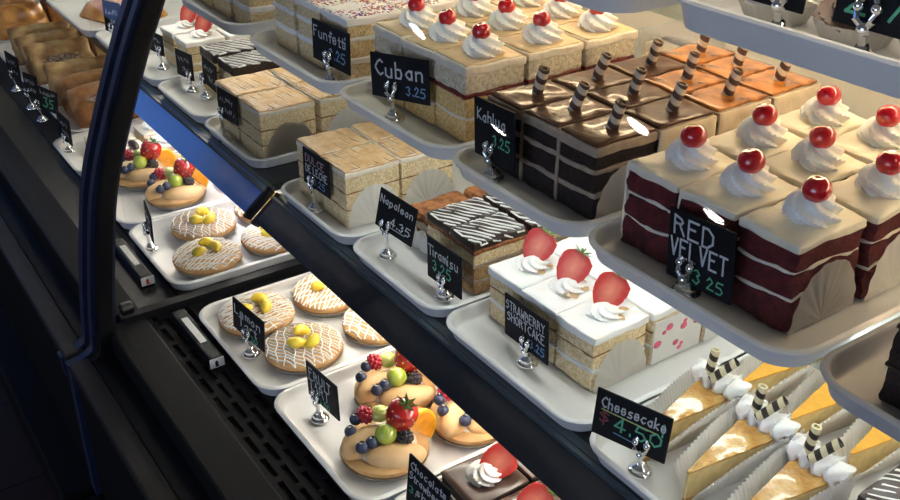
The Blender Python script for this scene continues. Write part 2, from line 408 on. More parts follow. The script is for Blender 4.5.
def display_case(x0, x1, label, panel_x0, left_post, tubes, strip):
    r = tag(empty('display_case', ((x0+x1)/2, .75, 0)), label, 'display case')
    ox, oy = (x0+x1)/2, .75
    def part(name, bm, m, smooth=False):
        o = obj(name, bm, m, r, smooth); o.location = (-ox, -oy, 0); return o
    # carcass
    bm = bmesh.new(); box(bm, x0, x1, .258, .275, .08, .372); box(bm, x0, x1, .275, 1.29, .02, .06); part('front_panel', bm, M['grille'])
    bm = bmesh.new(); box(bm, x0, x1, .188, .30, 0, .078); bevel_all(bm, .006); part('plinth', bm, M['grille'])
    bm = bmesh.new(); box(bm, x0, x1, .252, .292, .372, .392); bevel_all(bm, .004); part('bumper_rail', bm, M['rail'])
    bm = bmesh.new(); box(bm, x0, x1, .292, .345, .345, .392); part('lower_ledge', bm, M['black'])
    bm = bmesh.new(); box(bm, x0, x1, .330, .402, .392, .444); bevel_all(bm, .004); part('front_sill', bm, M['grille'])
    # deck with rows of vent slots at the front
    bm = bmesh.new(); box(bm, x0, x1, .486, 1.27, .41, Z_DECK); part('deck', bm, M['black'])
    bm = bmesh.new(); box(bm, x0, x1, .402, .486, .395, .421 if not left_post else .430)
    ys = [.402, .414, .4235, .434, .4435, .454, .4635, .474, .486]
    for k in range(len(ys)-1 if not left_post else 0):
        if k % 2 == 0: box(bm, x0, x1, ys[k], ys[k+1], .414, .430)
        else:
            n = int((x1-x0)/.062)
            for q in range(n+1):
                s = x0+(q+(.5 if k % 4 == 1 else 0))*.062
                if s+.014 < x1: box(bm, s, s+.014, ys[k], ys[k+1], .414, .430)
    part('vent_grille' if not left_post else 'deck_front', bm, M['grille'] if not left_post else M['black_gloss'])
    bm = bmesh.new(); box(bm, x0, x1, 1.27, 1.29, .06, 1.47); part('back_panel', bm, M['case_back'])
    bm = bmesh.new(); box(bm, x0, x1, .78, 1.29, 1.47, 1.52); part('roof', bm, M['black'])
    bm = bmesh.new(); box(bm, x1-.012, x1, .46, 1.27, .444, 1.47) if not left_post else box(bm, x0, x0+.012, .46, 1.27, .444, 1.47)
    part('end_wall', bm, M['case_back'])
    # middle shelf, price strip, glass lip
    bm = bmesh.new(); box(bm, x0+.02, x1-.02, .70, 1.27, .600, Z_MID); part('middle_shelf', bm, M['black_gloss'])
    bm = bmesh.new(); box(bm, max(x0, panel_x0)+.004, x1-.004, .676, .70, .609, Z_MID); part('shelf_lip', bm, M['glass_edge'])
    bm = bmesh.new()
    px0, px1 = max(x0, panel_x0)+.012, x1-.012
    vs = [(.684, .6165), (.635, .577), (.639, .572), (.692, .6145)]
    a = [bm.verts.new((px0, *v)) for v in vs]; b = [bm.verts.new((px1, *v)) for v in vs]
    for k in range(4): bm.faces.new((a[k], a[(k+1) % 4], b[(k+1) % 4], b[k]))
    bm.faces.new(a[::-1]); bm.faces.new(b)
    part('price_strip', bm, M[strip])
    for xx in (px0-.012, px1):
        bm = bmesh.new(); e = [(.690, .622), (.628, .572), (.642, .560), (.70, .606)]
        a = [bm.verts.new((xx, *v)) for v in e]; b = [bm.verts.new((xx+.012, *v)) for v in e]
        for k in range(4): bm.faces.new((a[k], a[(k+1) % 4], b[(k+1) % 4], b[k]))
        bm.faces.new(a[::-1]); bm.faces.new(b); bevel_all(bm, .003); part('strip_end_cap', bm, M['black'])
    # glass shelves
    bm = bmesh.new(); box(bm, x0+.02, x1-.02, .70, 1.26, Z_TOP-.008, Z_TOP); part('glass_shelf', bm, M['shelf_glass'])
    bm = bmesh.new(); box(bm, x0+.02, x1-.02, .70, 1.05, Z_UP-.008, Z_UP); part('glass_shelf', bm, M['shelf_glass'])
    # lamps: one tube under each shelf, and one under the roof
    for (ta, tb, y, z, m) in tubes:
        bm = bmesh.new(); tube(bm, [(ta, y, z), (tb, y, z)], .008, 10); part('light_tube', bm, M[m], True)
    # curved front glass
    g = smooth_poly([(.372, .444), (.352, .52), (.352, .604)] + [(y+.008, z) for y, z in GLASS[3:]], 4)
    g = smooth_poly([(y+.012, z) for y, z in GLASS if z > .44], 4); g = [(.333, .445)]+g
    part('curved_front_glass', ribbon(x0+.03, x1-.03, g, .005), M['glass'], True)
    return r, part

case_a, part_a = display_case(-1.605, .42, 'long curved glass bakery case holding the red velvet and strawberry cake trays', -9, False,
    ((-1.54, .36, .70, .584, 'lamp_white'), (-1.52, .36, .79, Z_TOP-.020, 'lamp_cool'), (-1.30, .36, 1.03, Z_TOP-.020, 'lamp_cool'), (-1.5, .36, 1.03, Z_UP-.024, 'lamp_warm'), (-1.5, .36, .77, 1.452, 'lamp_canopy')), 'panel_dark')
case_b, part_b = display_case(-4.6, -1.630, 'second curved glass bakery case beyond the dark post, holding the turnovers', -2.43, True,
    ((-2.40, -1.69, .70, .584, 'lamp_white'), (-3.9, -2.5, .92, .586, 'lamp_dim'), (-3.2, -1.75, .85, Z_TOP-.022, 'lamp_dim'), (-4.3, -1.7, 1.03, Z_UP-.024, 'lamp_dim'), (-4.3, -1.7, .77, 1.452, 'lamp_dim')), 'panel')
# end frame post of each case: stepped dark moulding that follows the glass
prof = smooth_poly([(.262, .386), (.290, .390), (.310, .402), (.314, .425)], 2)+smooth_poly(GLASS, 4)[1:]
low = smooth_poly(POST, 3)
part_a('end_post', ribbon(-1.606, -1.584, [(y-.004, z) for y, z in prof], .024), M['grille'], True)
part_a('post_trim', ribbon(-1.626, -1.607, [(y-.012, z) for y, z in prof], .044), M['navy'], True)
part_a('post_base', ribbon(-1.626, -1.595, low, .035), M['navy'], True)
part_b('end_post', ribbon(-1.664, -1.641, [(y-.016, z) for y, z in prof], .046), M['navy'], True)
part_b('post_trim', ribbon(-1.6405, -1.6285, [(y-.006, z) for y, z in prof], .040), M['black'], True)
# glass partition standing on the deck between the cases
bm = bmesh.new(); box(bm, -1.613, -1.607, .40, 1.26, .45, 1.40); part_a('partition_glass', bm, M['glass'])
bm = bmesh.new(); box(bm, -1.620, -1.598, .36, 1.26, Z_DECK, .452); part_a('partition_channel', bm, M['black'])
bm = bmesh.new(); M4 = Matrix.Translation((-1.606, .372, .468)) @ Matrix.Rotation(PI/2, 4, 'X')
lathe(bm, [(.0105, -.012), (.0125, -.010), (.0125, .010), (.009, .012)], 18, mat4=M4); part_a('hinge_bolt', bm, M['black_gloss'], True)

def thermometer(x, y, label, red):
    t = tag(empty('thermometer', (x, y, .4306)), label, 'thermometer')
    bm = bmesh.new(); box(bm, -.11, .075, -.013, .013, 0, .022); bevel_all(bm, .003); obj('housing', bm, M['black_gloss'], t, False)
    bm = bmesh.new(); box(bm, -.075, .02, -.006, .006, .0222, .0232); obj('scale_strip', bm, M['steel'], t, False)
    bm = bmesh.new(); box(bm, .076, .0775, -.013, .013, .003, .021); lb = obj('label_plate', bm, M['white_plastic'], t, False)
    bm = bmesh.new(); ball(bm, (.0777, -.001, .012), .0045, 12, (.12, .7, 1.2)); box(bm, .0776, .0782, -.004, .003, .005, .008)
    obj('printed_figure', bm, M['red_print'] if red else M['black'], lb)
thermometer(-1.462, .455, 'black bar thermometer with white end label lying beside the lemon tart tray', False)
thermometer(-1.80, .45, 'black bar thermometer with red and white label beyond the partition glass', True)

# ------------------------------------------------------------------ ceiling downlights (their reflections show in the glass)
def downlight(x, y, label, r=.11):
    d = tag(empty('ceiling_downlight', (x, y, 2.499)), label, 'ceiling light', 'round downlights in the shop ceiling')
    bm = bmesh.new(); lathe(bm, [(r+.03, 0), (r+.03, -.006), (r+.012, -.010), (r, -.004)], 40, close=False); obj('trim_ring', bm, M['steel'], d)
    bm = bmesh.new(); lathe(bm, [(r, -.001), (r, -.006)], 40); obj('lens', bm, M['downlight'], d, False)

# ------------------------------------------------------------------ trays
def rr_loop(x0, x1, y0, y1, r, n=7):
    pts = []
    for cx, cy, a0 in ((x1-r, y1-r, 0), (x0+r, y1-r, 90), (x0+r, y0+r, 180), (x1-r, y0+r, 270)):
        for k in range(n): a = math.radians(a0+90*k/(n-1)); pts.append((cx+r*math.cos(a), cy+r*math.sin(a)))
    return pts

def tray(x0, x1, y0, y1, z, label, h=.024, m='tray', group='shallow ivory serving trays', r=.045):
    cx, cy = (x0+x1)/2, (y0+y1)/2
    t = tag(empty('serving_tray', (cx, cy, z+LIFT)), label, 'tray', group)
    x0 -= cx; x1 -= cx; y0 -= cy; y1 -= cy
    def loft(spec, name, mt):
        bm = bmesh.new(); rows = []
        for ins, zz in spec:
            rows.append([bm.verts.new((px, py, zz)) for px, py in rr_loop(x0+ins, x1-ins, y0+ins, y1-ins, max(r-ins, .012))])
        n = len(rows[0])
        for a, b in zip(rows, rows[1:]):
            for i in range(n): bm.faces.new((a[i], a[(i+1) % n], b[(i+1) % n], b[i]))
        bm.faces.new(rows[0][::-1]); 
        if name == 'pan': bm.faces.new(rows[-1])
        o = obj(name, bm, mt, t); return o
    loft([(.015, 0), (.011, .001), (.0065, h*.6), (.005, h*.86), (.0085, h*.86), (.0095, h*.6), (.013, .0065), (.017, FL)], 'pan', M[m])
    # rolled rim
    bm = bmesh.new(); rows = []
    for ins, zz in ((.006, h*.80), (.001, h*.82), (0, h*.92), (.002, h), (.007, h), (.0088, h*.9), (.0088, h*.8)):
        rows.append([bm.verts.new((px, py, zz)) for px, py in rr_loop(x0+ins, x1-ins, y0+ins, y1-ins, r-ins)])
    n = len(rows[0])
    for a, b in zip(rows, rows[1:]+rows[:1]):
        for i in range(n): bm.faces.new((a[i], a[(i+1) % n], b[(i+1) % n], b[i]))
    obj('rim', bm, M[m], t)
    return t

# ------------------------------------------------------------------ chalk lettering: one-stroke alphabet on a 6 x 9 grid
GL = {
 'A': '02 39 62|14 54', 'B': '02 09 48 57 46 06|46 65 63 42 02', 'C': '68 49 28 06 05 23 42 63', 'D': '02 09 39 67 64 32 02',
 'E': '69 09 02 62|06 46', 'F': '69 09 02|06 46', 'H': '02 09|62 69|06 66', 'I': '32 39', 'K': '02 09|69 05 62', 'L': '09 02 52',
 'N': '02 09 62 69', 'O': '39 07 04 32 64 67 39', 'R': '02 09 48 57 46 06|36 62', 'S': '68 39 18 07 26 46 64 43 22 03', 'T': '09 69|39 32',
 'U': '09 04 22 42 64 69', 'V': '09 32 69', 'W': '09 12 36 52 69', 'Y': '09 36 69|36 32', 'M': '02 09 35 69 62', 'P': '02 09 48 57 46 06',
 'a': '55 36 15 04 13 32 53|56 52', 'b': '09 02 42 54 46 06', 'c': '56 26 04 13 32 53', 'd': '59 52 22 04 16 56', 'e': '04 54 46 16 04 12 42 53',
 'f': '58 39 28 22|06 46', 'h': '09 02|05 26 46 55 52', 'i': '26 22|28 29', 'k': '09 02|56 04 52', 'l': '29 22',
 'm': '06 02|05 16 35 32|35 56 65 62', 'n': '06 02|05 26 46 55 52', 'o': '26 04 22 42 54 46 26', 'p': '06 00|05 26 46 54 42 12 03',
 'r': '06 02|04 26 46', 's': '56 26 15 24 44 53 42 02', 't': '28 22 42|06 46', 'u': '06 03 22 42 53|56 52', 'w': '06 12 35 52 66', 'y': '06 32|56 10',
 'z': '06 56 02 52', 'v': '06 32 56',
 '0': '39 07 04 32 64 67 39', '1': '17 39 32', '2': '07 29 48 57 02 62', '3': '08 39 57 36 54 32 03', '4': '49 04 64|49 42', '5': '69 19 06 46 64 42 02',
 '6': '58 05 22 42 54 35 04', '7': '09 69 22', '8': '36 07 39 67 36 04 32 64 36', '9': '65 36 07 39 67 62', '.': '32 33', ',': '33 21',
 '$': '68 39 18 07 26 46 64 43 22 03|30 39', '-': '15 55', '/': '02 69', '!': '39 34|32 33',
}
NARROW = {'i': 3, 'l': 3.2, '.': 3, '1': 4, 'I': 4.2, 't': 5, 'f': 5.5, ' ': 4, 'r': 5.2, ',': 3}

def stroke(bm, a, b, w):
    """one flat chalk stroke in the board plane (x,z), facing -y, 0.4 mm thick"""
    d = (b-a)
    if d.length < 1e-6: d = Vector((w*.5, 0))
    t = d.normalized(); n = Vector((-t.y, t.x))*w*.5; a = a-t*w*.4; b = b+t*w*.4
    q = [a+n, a-n, b-n, b+n]
    lo = [bm.verts.new((p.x, 0, p.y)) for p in q]; hi = [bm.verts.new((p.x, -.0004, p.y)) for p in q]
    bm.faces.new(lo[::-1]); bm.faces.new(hi)
    for k in range(4): bm.faces.new((lo[k], lo[(k+1) % 4], hi[(k+1) % 4], hi[k]))

def write(bm, text, x, z, s, w, slope=0, wide=1.0):
    """text starts at x, baseline z; s = cap height"""
    u = s/7; cx = x; rng = random.Random(sum(map(ord, text)))
    for ch in text:
        if ch in GL:
            adv = NARROW.get(ch, 7.4)
            off = -2.0 if ch in 'ilI.1,' else 0
            jit = rng.uniform(-.35, .35)*u
            for pl in GL[ch].split('|'):
                pts = [Vector((cx+(int(p[0])*.86+off)*u*wide, z+(int(p[1])-2)*u+jit+slope*(cx-x))) for p in pl.split()]
                for a, b in zip(pts, pts[1:]): stroke(bm, a, b, w)
            cx += adv*u*wide
        else: cx += NARROW.get(ch, 4)*u*wide
    return cx

LEAN = math.radians(2.5)
def sign(x, y, z, lat, up, yaw, roll, w, h, label, lines, extra=None, clip=True):
    """price card in a chrome fork holder; lines: (text, colour, x0, baseline, cap height) in card units 0..1 of width / height"""
    s = tag(empty('price_sign', (x, y, z), math.radians(yaw)), label, 'sign', 'chalkboard price signs in chrome holders')
    Rl = Matrix.Rotation(-LEAN, 4, 'X'); Rr = Matrix.Rotation(-math.radians(roll), 4, 'Y')
    Mb = Matrix.Translation(Rl @ Vector((lat, 0, up))) @ Rl @ Rr
    bm = bmesh.new(); box(bm, -w/2, w/2, 0, .003, -h/2, h/2); bevel_all(bm, .0006, 1)
    b = obj('board', bm, M['board'], s, False); b.matrix_local = Mb
    cols = {}
    for text, c, x0, bl, cap in lines:
        bm = cols.setdefault(c, bmesh.new())
        W = sum(NARROW.get(ch, 7.4) for ch in text)*cap*h/7
        wide = min(1.0, (.97-x0)*w/W)
        write(bm, text, -w/2+x0*w, -h/2+bl*h, cap*h, cap*h*.12, 0, wide)
    for (c, pts, sw) in (extra or []):
        bm = cols.setdefault(c, bmesh.new())
        pp = [Vector((-w/2+px*w, -h/2+pz*h)) for px, pz in pts]
        for a, q in zip(pp, pp[1:]): stroke(bm, a, q, sw)
    for c, bm in cols.items():
        o = obj('lettering', bm, M[c], b, False, loc=(0, -.0003, 0))
        if c != 'chalk': o['label'] = c.split('_')[1]+' chalk lettering'
    # chrome holder
    hb = up*math.cos(LEAN)-h/2*.9
    hb = max(hb, .018)
    bm = bmesh.new()
    lathe(bm, [(.0155, 0), (.016, .002), (.0148, .0045), (.0112, .006), (.0116, .0085), (.0104, .0105), (.007, .012), (.006, .015), (.004, .017)], 28)
    obj('holder_base', bm, M['chrome'], s)
    bm = bmesh.new(); yo = hb*math.tan(LEAN)-.006
    tube(bm, [(0, 0, .012), (0, yo*.5, hb*.55), (0, yo, hb)], .0034, 10); ball(bm, (0, yo, hb), .0062, 14)
    obj('stem', bm, M['chrome'], s)
    if clip:
        for sx in (-1, 1):
            bm = bmesh.new(); e = yo-.001
            tube(bm, [(0, yo, hb), (sx*.007, e-.002, hb+.008), (sx*.0085, e+.001, hb+.018), (sx*.005, e+.003, hb+.023)], [.003, .0032, .0034, .0026], 8)
            ball(bm, (sx*.0075, e+.0005, hb+.017), .0048, 12)
            obj('clip_prong', bm, M['chrome'], s)
    return s

# ------------------------------------------------------------------ cake pieces
def cherry_on(parent, x, y, z, r=.0125):
    bm = bmesh.new(); ball(bm, (0, 0, 0), r, 20, (1, 1, .94))
    for v in bm.verts:
        if v.co.z > r*.7: v.co.z -= (v.co.z-r*.7)*.9*max(0, 1-((v.co.x**2+v.co.y**2)**.5)/(r*.5))
    o = obj('cherry', bm, M['cherry'], parent, loc=(x, y, z), rot=(random.uniform(-.3, .3), random.uniform(-.3, .3), 0)); return o

def whip_on(parent, x, y, z, r=.026, h=.03, seed=0, name='whipped_cream', m='whip', lobes=7):
    return obj(name, rosette(r, h, lobes=lobes, seed=seed), M[m], parent, loc=(x, y, z))

def paper_disc(parent, w, d, h, side=1, seedp=0):
    """half-round sheet of wax paper clinging to the side of a slice"""
    bm = bmesh.new(); n = 60; rows = []
    R = min(d*.49, h*.66)
    for j in range(6):
        t = j/5; row = []
        for i in range(n+1):
            a = PI*i/n
            rr = R*t*(1+.012*math.cos(a*7+seedp))
            bow = .0011*math.sin(a*19+t*2)*t+.0018*math.sin(a*5)*t+.002*(1-t)
            row.append(bm.verts.new((side*(w/2+.0035+bow*.6), rr*math.cos(a)*1.02, .001+rr*math.sin(a)*1.35)))
        rows.append(row)
    for a, b in zip(rows, rows[1:]):
        for i in range(n): bm.faces.new((a[i], a[i+1], b[i+1], b[i]))
    bmesh.ops.solidify(bm, geom=bm.faces[:], thickness=.0005)
    return obj('paper_liner', bm, M['paper'], parent)

def drizzle(parent, w, d, z, m, n=9, ang=0.0, r=.0011, jitter=.0015, name='icing_drizzle', seed=1, over=.0, fill=.95):
    """zigzag icing strokes at an angle over a flat rectangular top; over lets them run past the edge"""
    rng = random.Random(seed); bm = bmesh.new(); pts = []
    ca, sa = math.cos(ang), math.sin(ang); hw, hd = w/2*fill, d/2*fill
    ext = abs(sa)*hw+abs(ca)*hd
    for i in range(n):
        v = -ext+2*ext*(i+.5)/n+rng.uniform(-jitter, jitter)
        lo, hi = -9, 9
        for (p0, dr, h) in ((-sa*v, ca, hw), (ca*v, sa, hd)):
            if abs(dr) < 1e-6: continue
            t0, t1 = sorted(((-h-p0)/dr, (h-p0)/dr)); lo = max(lo, t0); hi = min(hi, t1)
        if hi-lo < .006: continue
        seg = [lo+rng.uniform(0, jitter*2)-over*rng.random(), hi-rng.uniform(0, jitter*2)+over*rng.random()]
        if i % 2: seg.reverse()
        for k in range(7):
            t = seg[0]+(seg[1]-seg[0])*k/6; vv = v+jitter*.5*math.sin(k*1.7+i)
            px, py = ca*t-sa*vv, sa*t+ca*vv
            ex = max(0, abs(px)-w/2, abs(py)-d/2)
            px = max(-w/2-.0012, min(w/2+.0012, px)); py = max(-d/2-.0012, min(d/2+.0012, py))
            pts.append((px, py, z+r*.5-ex*1.3))
    tube(bm, pts, r, 6)
    return obj(name, bm, M[m], parent)

def slice_layers(root, w, d, spec, seed=0, wob=.0022):
    """stack (name, material, thickness, grow, roughness) from the bottom up; returns top height"""
    z = .0
    for i, (nm, m, th, grow, rg) in enumerate(spec):
        o = obj(nm, slab(w+grow, d+grow, th+.001, z, 11, rg*1.5, seed*5+i+1, .0022 if 'sponge' in nm else .0032, wob=wob, wseed=seed), M[m], root)
        z += th
    return z

CR = .0010
protos = {}
def proto(name, fn):
    r = empty(name); fn(r); protos[name] = r; return r

def side_frost(w, d, z, seed):
    bm = slab(.004, d*.98, z-.003, .002, 8, .0012, seed+9, .0018)
    for v in bm.verts: v.co.x -= w/2+.001
    return bm
def mk_red_velvet(r, seed=0, paper=True):
    w, d = .071, .100
    z = slice_layers(r, w, d, [('sponge', 'red_sponge', .031, -.001, .0020), ('filling', 'cream', .0042, -.0014, .0022), ('sponge', 'red_sponge', .026, -.001, .0020),
                               ('filling', 'cream', .0042, -.0014, .0022), ('sponge', 'red_sponge', .021, -.001, .0020), ('frosting', 'cream_cheese', .0095, .0015, .0012)], seed, .004)
    if seed == 0 or seed == 1: obj('side_frosting', side_frost(w, d, z, seed), M['cream_cheese'], r)
    # frosted back edge of the outer slice
    wc = whip_on(r, .003, .006, z-.001, .027, .034, seed, lobes=6); cherry_on(wc, .004, -.006, .034, .0140)
    if paper: paper_disc(r, w, d, .085)
def mk_coffee_choc(r, seed=0, top='ganache', side=None):
    w, d = .068, .094
    z = slice_layers(r, w, d, [('sponge', 'choc_sponge', .026, -.001, .0012), ('filling', 'mocha', .007, .0005, .0014), ('sponge', 'choc_sponge', .023, -.001, .0012),
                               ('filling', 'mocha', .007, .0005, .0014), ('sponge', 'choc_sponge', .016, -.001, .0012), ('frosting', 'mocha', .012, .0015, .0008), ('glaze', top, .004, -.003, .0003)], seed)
    stick(r, .0, .004, z-.004, seed)
    if side == 'frost':
        bm = slab(.004, d*.99, z-.005, .001, 10, .0012, seed+9, .0018)
        for v in bm.verts: v.co.x += w/2+.0016
        obj('side_frosting', bm, M['mocha_light'], r)
    elif side == 'paper': paper_disc(r, w, d, .085)
    bm = slab(.005, .003, z-.008, .001, 9, .0010, seed+4, .0012)
    for v in bm.verts: v.co += Vector((-w/2+.002, -d/2, 0))
    obj('edge_frosting', bm, M['mocha'], r)
def stick(parent, x, y, z, seed=0, L=.040, m='wafer', rot=None, r=.0072):
    bm = bmesh.new()
    lathe(bm, [(r*.62, L*.9), (r*.62, L), (r, L), (r, 0)][::-1], 16, close=False)
    bm.faces.new([v for v in bm.verts if abs(v.co.z-L*.9) < 1e-6]) 
    rng = random.Random(seed)
    o = obj('wafer_stick', bm, M[m], parent, loc=(x, y, z), rot=rot or (rng.uniform(-.22, -.05), rng.uniform(.08, .30), 0)); return o
def mk_cuban(r, seed=0):
    w, d = .078, .098
    z = slice_layers(r, w, d, [('sponge', 'yellow_sponge', .031, -.002, .0012), ('filling', 'cream', .004, .0, .0012), ('sponge', 'yellow_sponge', .027, -.002, .0012),
                               ('filling', 'jam', .007, .0005, .0022), ('sponge', 'coconut', .026, -.001, .0012), ('frosting', 'cream', .012, .002, .0014), ('glaze', 'gold_top', .0012, -.005, .0010)], seed)
    wc = whip_on(r, .0, .006, z-.001, .029, .033, seed, lobes=6); c = cherry_on(wc, .002, -.005, .032, .0130)
def mk_funfetti(r, seed=0, dense=True):
    w, d = .082, .098
    z = slice_layers(r, w, d, [('sponge', 'pale_sponge', .032, -.002, .0010), ('filling', 'whip', .010, .001, .0014), ('sponge', 'pale_sponge', .024, -.002, .0010),
                               ('filling', 'whip', .008, .001, .0014), ('sponge', 'pale_sponge', .018, -.002, .0010), ('frosting', 'whip', .012, .003, .0012)], seed)
    rng = random.Random(seed+5); bm = bmesh.new()
    for k in range(230 if dense else 60):
        p = Vector((rng.uniform(-w/2, w/2), rng.uniform(-d/2, d/2), z+.0012)); a = rng.uniform(0, PI)
        L = .0022; dv = Vector((math.cos(a), math.sin(a), rng.uniform(-.2, .2)))*L
        tube(bm, [p-dv, p+dv], .0008, 5, mi=rng.randrange(4))
    o = obj('sprinkles', bm, SPR, r); o['kind'] = 'stuff'
SPR = [mat('sprinkle_pink', (.75, .15, .3), .5), mat('sprinkle_blue', (.1, .2, .65), .5), mat('sprinkle_orange', (.8, .3, .05), .5), mat('sprinkle_brown', (.25, .06, .05), .5)]

def mk_dulce(r, seed=0, w=.092, d=.112, paper=False, wl=6):
    z = slice_layers(r, w, d, [('sponge', 'pale_sponge', .033, -.001, .0010), ('filling', 'caramel_line', .0022, .0, .001), ('sponge', 'pale_sponge', .030, -.001, .0010),
                               ('filling', 'caramel_line', .0022, .0, .001), ('sponge', 'pale_sponge', .029, -.001, .0010), ('frosting', 'cream', .009, .001, .0012), ('glaze', 'dulce_top', .003, -.002, .0004)], seed)
    drizzle(r, w, d, z, 'white_line', wl, .12, .0008, seed=seed, jitter=.0012)
    drizzle(r, w, d, z+.0004, 'caramel_line', 6, .12, .0007, seed=seed+4, name='caramel_drizzle', jitter=.002)
    if paper: paper_disc(r, w, d, .085)
def mk_tiramisu(r, seed=0):
    w, d = .066, .102
    z = slice_layers(r, w, d, [('sponge', 'coffee_sponge', .020, -.001, .0014), ('filling', 'mocha', .006, .0, .0012), ('sponge', 'coffee_sponge', .022, -.001, .0014),
                               ('filling', 'mocha', .006, .0, .0012), ('sponge', 'pale_sponge', .018, -.001, .0014), ('crumb_layer', 'flaky', .008, .001, .0016), ('frosting', 'dark_choc', .014, .0015, .0006)], seed)
    drizzle(r, w, d, z, 'white_line', 11, .55, .0017, seed=seed, over=.014)
def mk_napoleon(r, seed=0):
    w, d = .075, .10
    slice_layers(r, w, d, [('pastry_layer', 'flaky', .012, .001, .0016), ('custard', 'cream', .016, -.002, .0012), ('pastry_layer', 'flaky', .010, .001, .0016), ('custard', 'cream', .016, -.002, .0012),
                           ('pastry_layer', 'flaky', .016, .003, .0030)], seed)
    bm = bmesh.new(); n = 30; rows = []
    for zz, g in ((.0015, .004), (.02, .006), (.044, .009), (.05, .013)):
        rows.append([bm.verts.new((-w/2-g*.3+.0010*math.sin(i*1.9), -d/2+d*i/n, zz)) for i in range(n+1)]+[]) 
    for a, b in zip(rows, rows[1:]):
        for i in range(n): bm.faces.new((a[i], a[i+1], b[i+1], b[i]))
    rows = []
    for zz, g in ((.0, .004), (.02, .006), (.044, .010), (.05, .015)):
        rows.append([bm.verts.new((-w/2-.003+(w+.009)*i/n, -d/2-g+.0014*math.sin(i*1.9), max(.0015, zz+.004*math.sin(i*.6)))) for i in range(n+1)])
    for a, b in zip(rows, rows[1:]):
        for i in range(n): bm.faces.new((a[i], a[i+1], b[i+1], b[i]))
    bmesh.ops.solidify(bm, geom=bm.faces[:], thickness=.0006)
    obj('paper_liner', bm, M['paper'], r)

def strawberry_mesh(L=.036, R=.0145, half=False, n=24, rows=14):
    """tip at z=0 pointing down, shoulder at z=L; half keeps y>=0 side"""
    bm = bmesh.new(); rings = []
    arc = PI if half else 2*PI
    cnt = n if not half else n//2+1
    for j in range(rows+1):
        t = j/rows
        rr = R*(math.sin(min(1, t*1.02)**.72*PI*.66)/.98)*(1 if t < .82 else 1-((t-.82)/.18)**2*.45)
        rr = max(rr, .0006)
        ring = []
        for i in range(cnt):
            a = arc*i/(cnt-1 if half else cnt)
            dm = 1+.02*math.sin(7*a+j*2.2)
            ring.append(bm.verts.new((rr*dm*math.cos(a), rr*dm*math.sin(a)*(.95), L*t)))
        rings.append(ring)
    for a, b in zip(rings, rings[1:]):
        m = cnt if not half else cnt-1
        for i in range(m): bm.faces.new((a[i], a[(i+1) % cnt], b[(i+1) % cnt], b[i]))
    bm.faces.new(rings[-1])
    if not half: bm.faces.new(rings[0][::-1])
    # seeds
    rng = random.Random(3)
    for j in range(2, rows-1, 2):
        for i in range(1 if half else 0, cnt-1 if half else cnt, 3):
            k = min(i+(j//2) % 2, cnt-1); v = rings[j][k].co
            ball(bm, v*1.0, .0011, 6, (.8, .8, 1.4), mi=1)
    return bm, [[v.co.copy() for v in r] for r in rings]
def calyx(parent, z, R=.013, seed=0):
    bm = bmesh.new()
    for k in range(7):
        a = 2*PI*k/7+.2*seed; dx, dy = math.cos(a), math.sin(a)
        pts = [(0, 0, z), (dx*R*.5-dy*.003, dy*R*.5+dx*.003, z+.002), (dx*R*1.1, dy*R*1.1, z+.004+.002*(k % 2)), (dx*R*.5+dy*.003, dy*R*.5-dx*.003, z+.002)]
        v = [bm.verts.new(p) for p in pts]; bm.faces.new(v)
    bmesh.ops.solidify(bm, geom=bm.faces[:], thickness=.0006)
    tube(bm, [(0, 0, z), (.001, 0, z+.009)], .0012, 6)
    return obj('calyx', bm, M['green_leaf'], parent, False)
def strawberry(parent, loc, rot, s=1.0, half=False, leaf=True):
    bm, rings = strawberry_mesh(.036*s, .0145*s, half)
    o = obj('strawberry', bm, [M['strawberry'], M['seed']], parent, loc=loc, rot=rot)
    if half:
        bm = bmesh.new()
        L_ = [r[0] for r in rings]; R_ = [r[-1] for r in rings]
        for a, b, c, d in zip(L_, R_, R_[1:], L_[1:]):
            bm.faces.new([bm.verts.new((q.x, -.0004, q.z)) for q in (a, b, c, d)])
        bmesh.ops.remove_doubles(bm, verts=bm.verts[:], dist=1e-6)
        bmesh.ops.solidify(bm, geom=bm.faces[:], thickness=-.0008)
        obj('cut_face', bm, M['straw_cut'], o, False)
    if leaf: calyx(o, .036*s, .011*s)
    return o

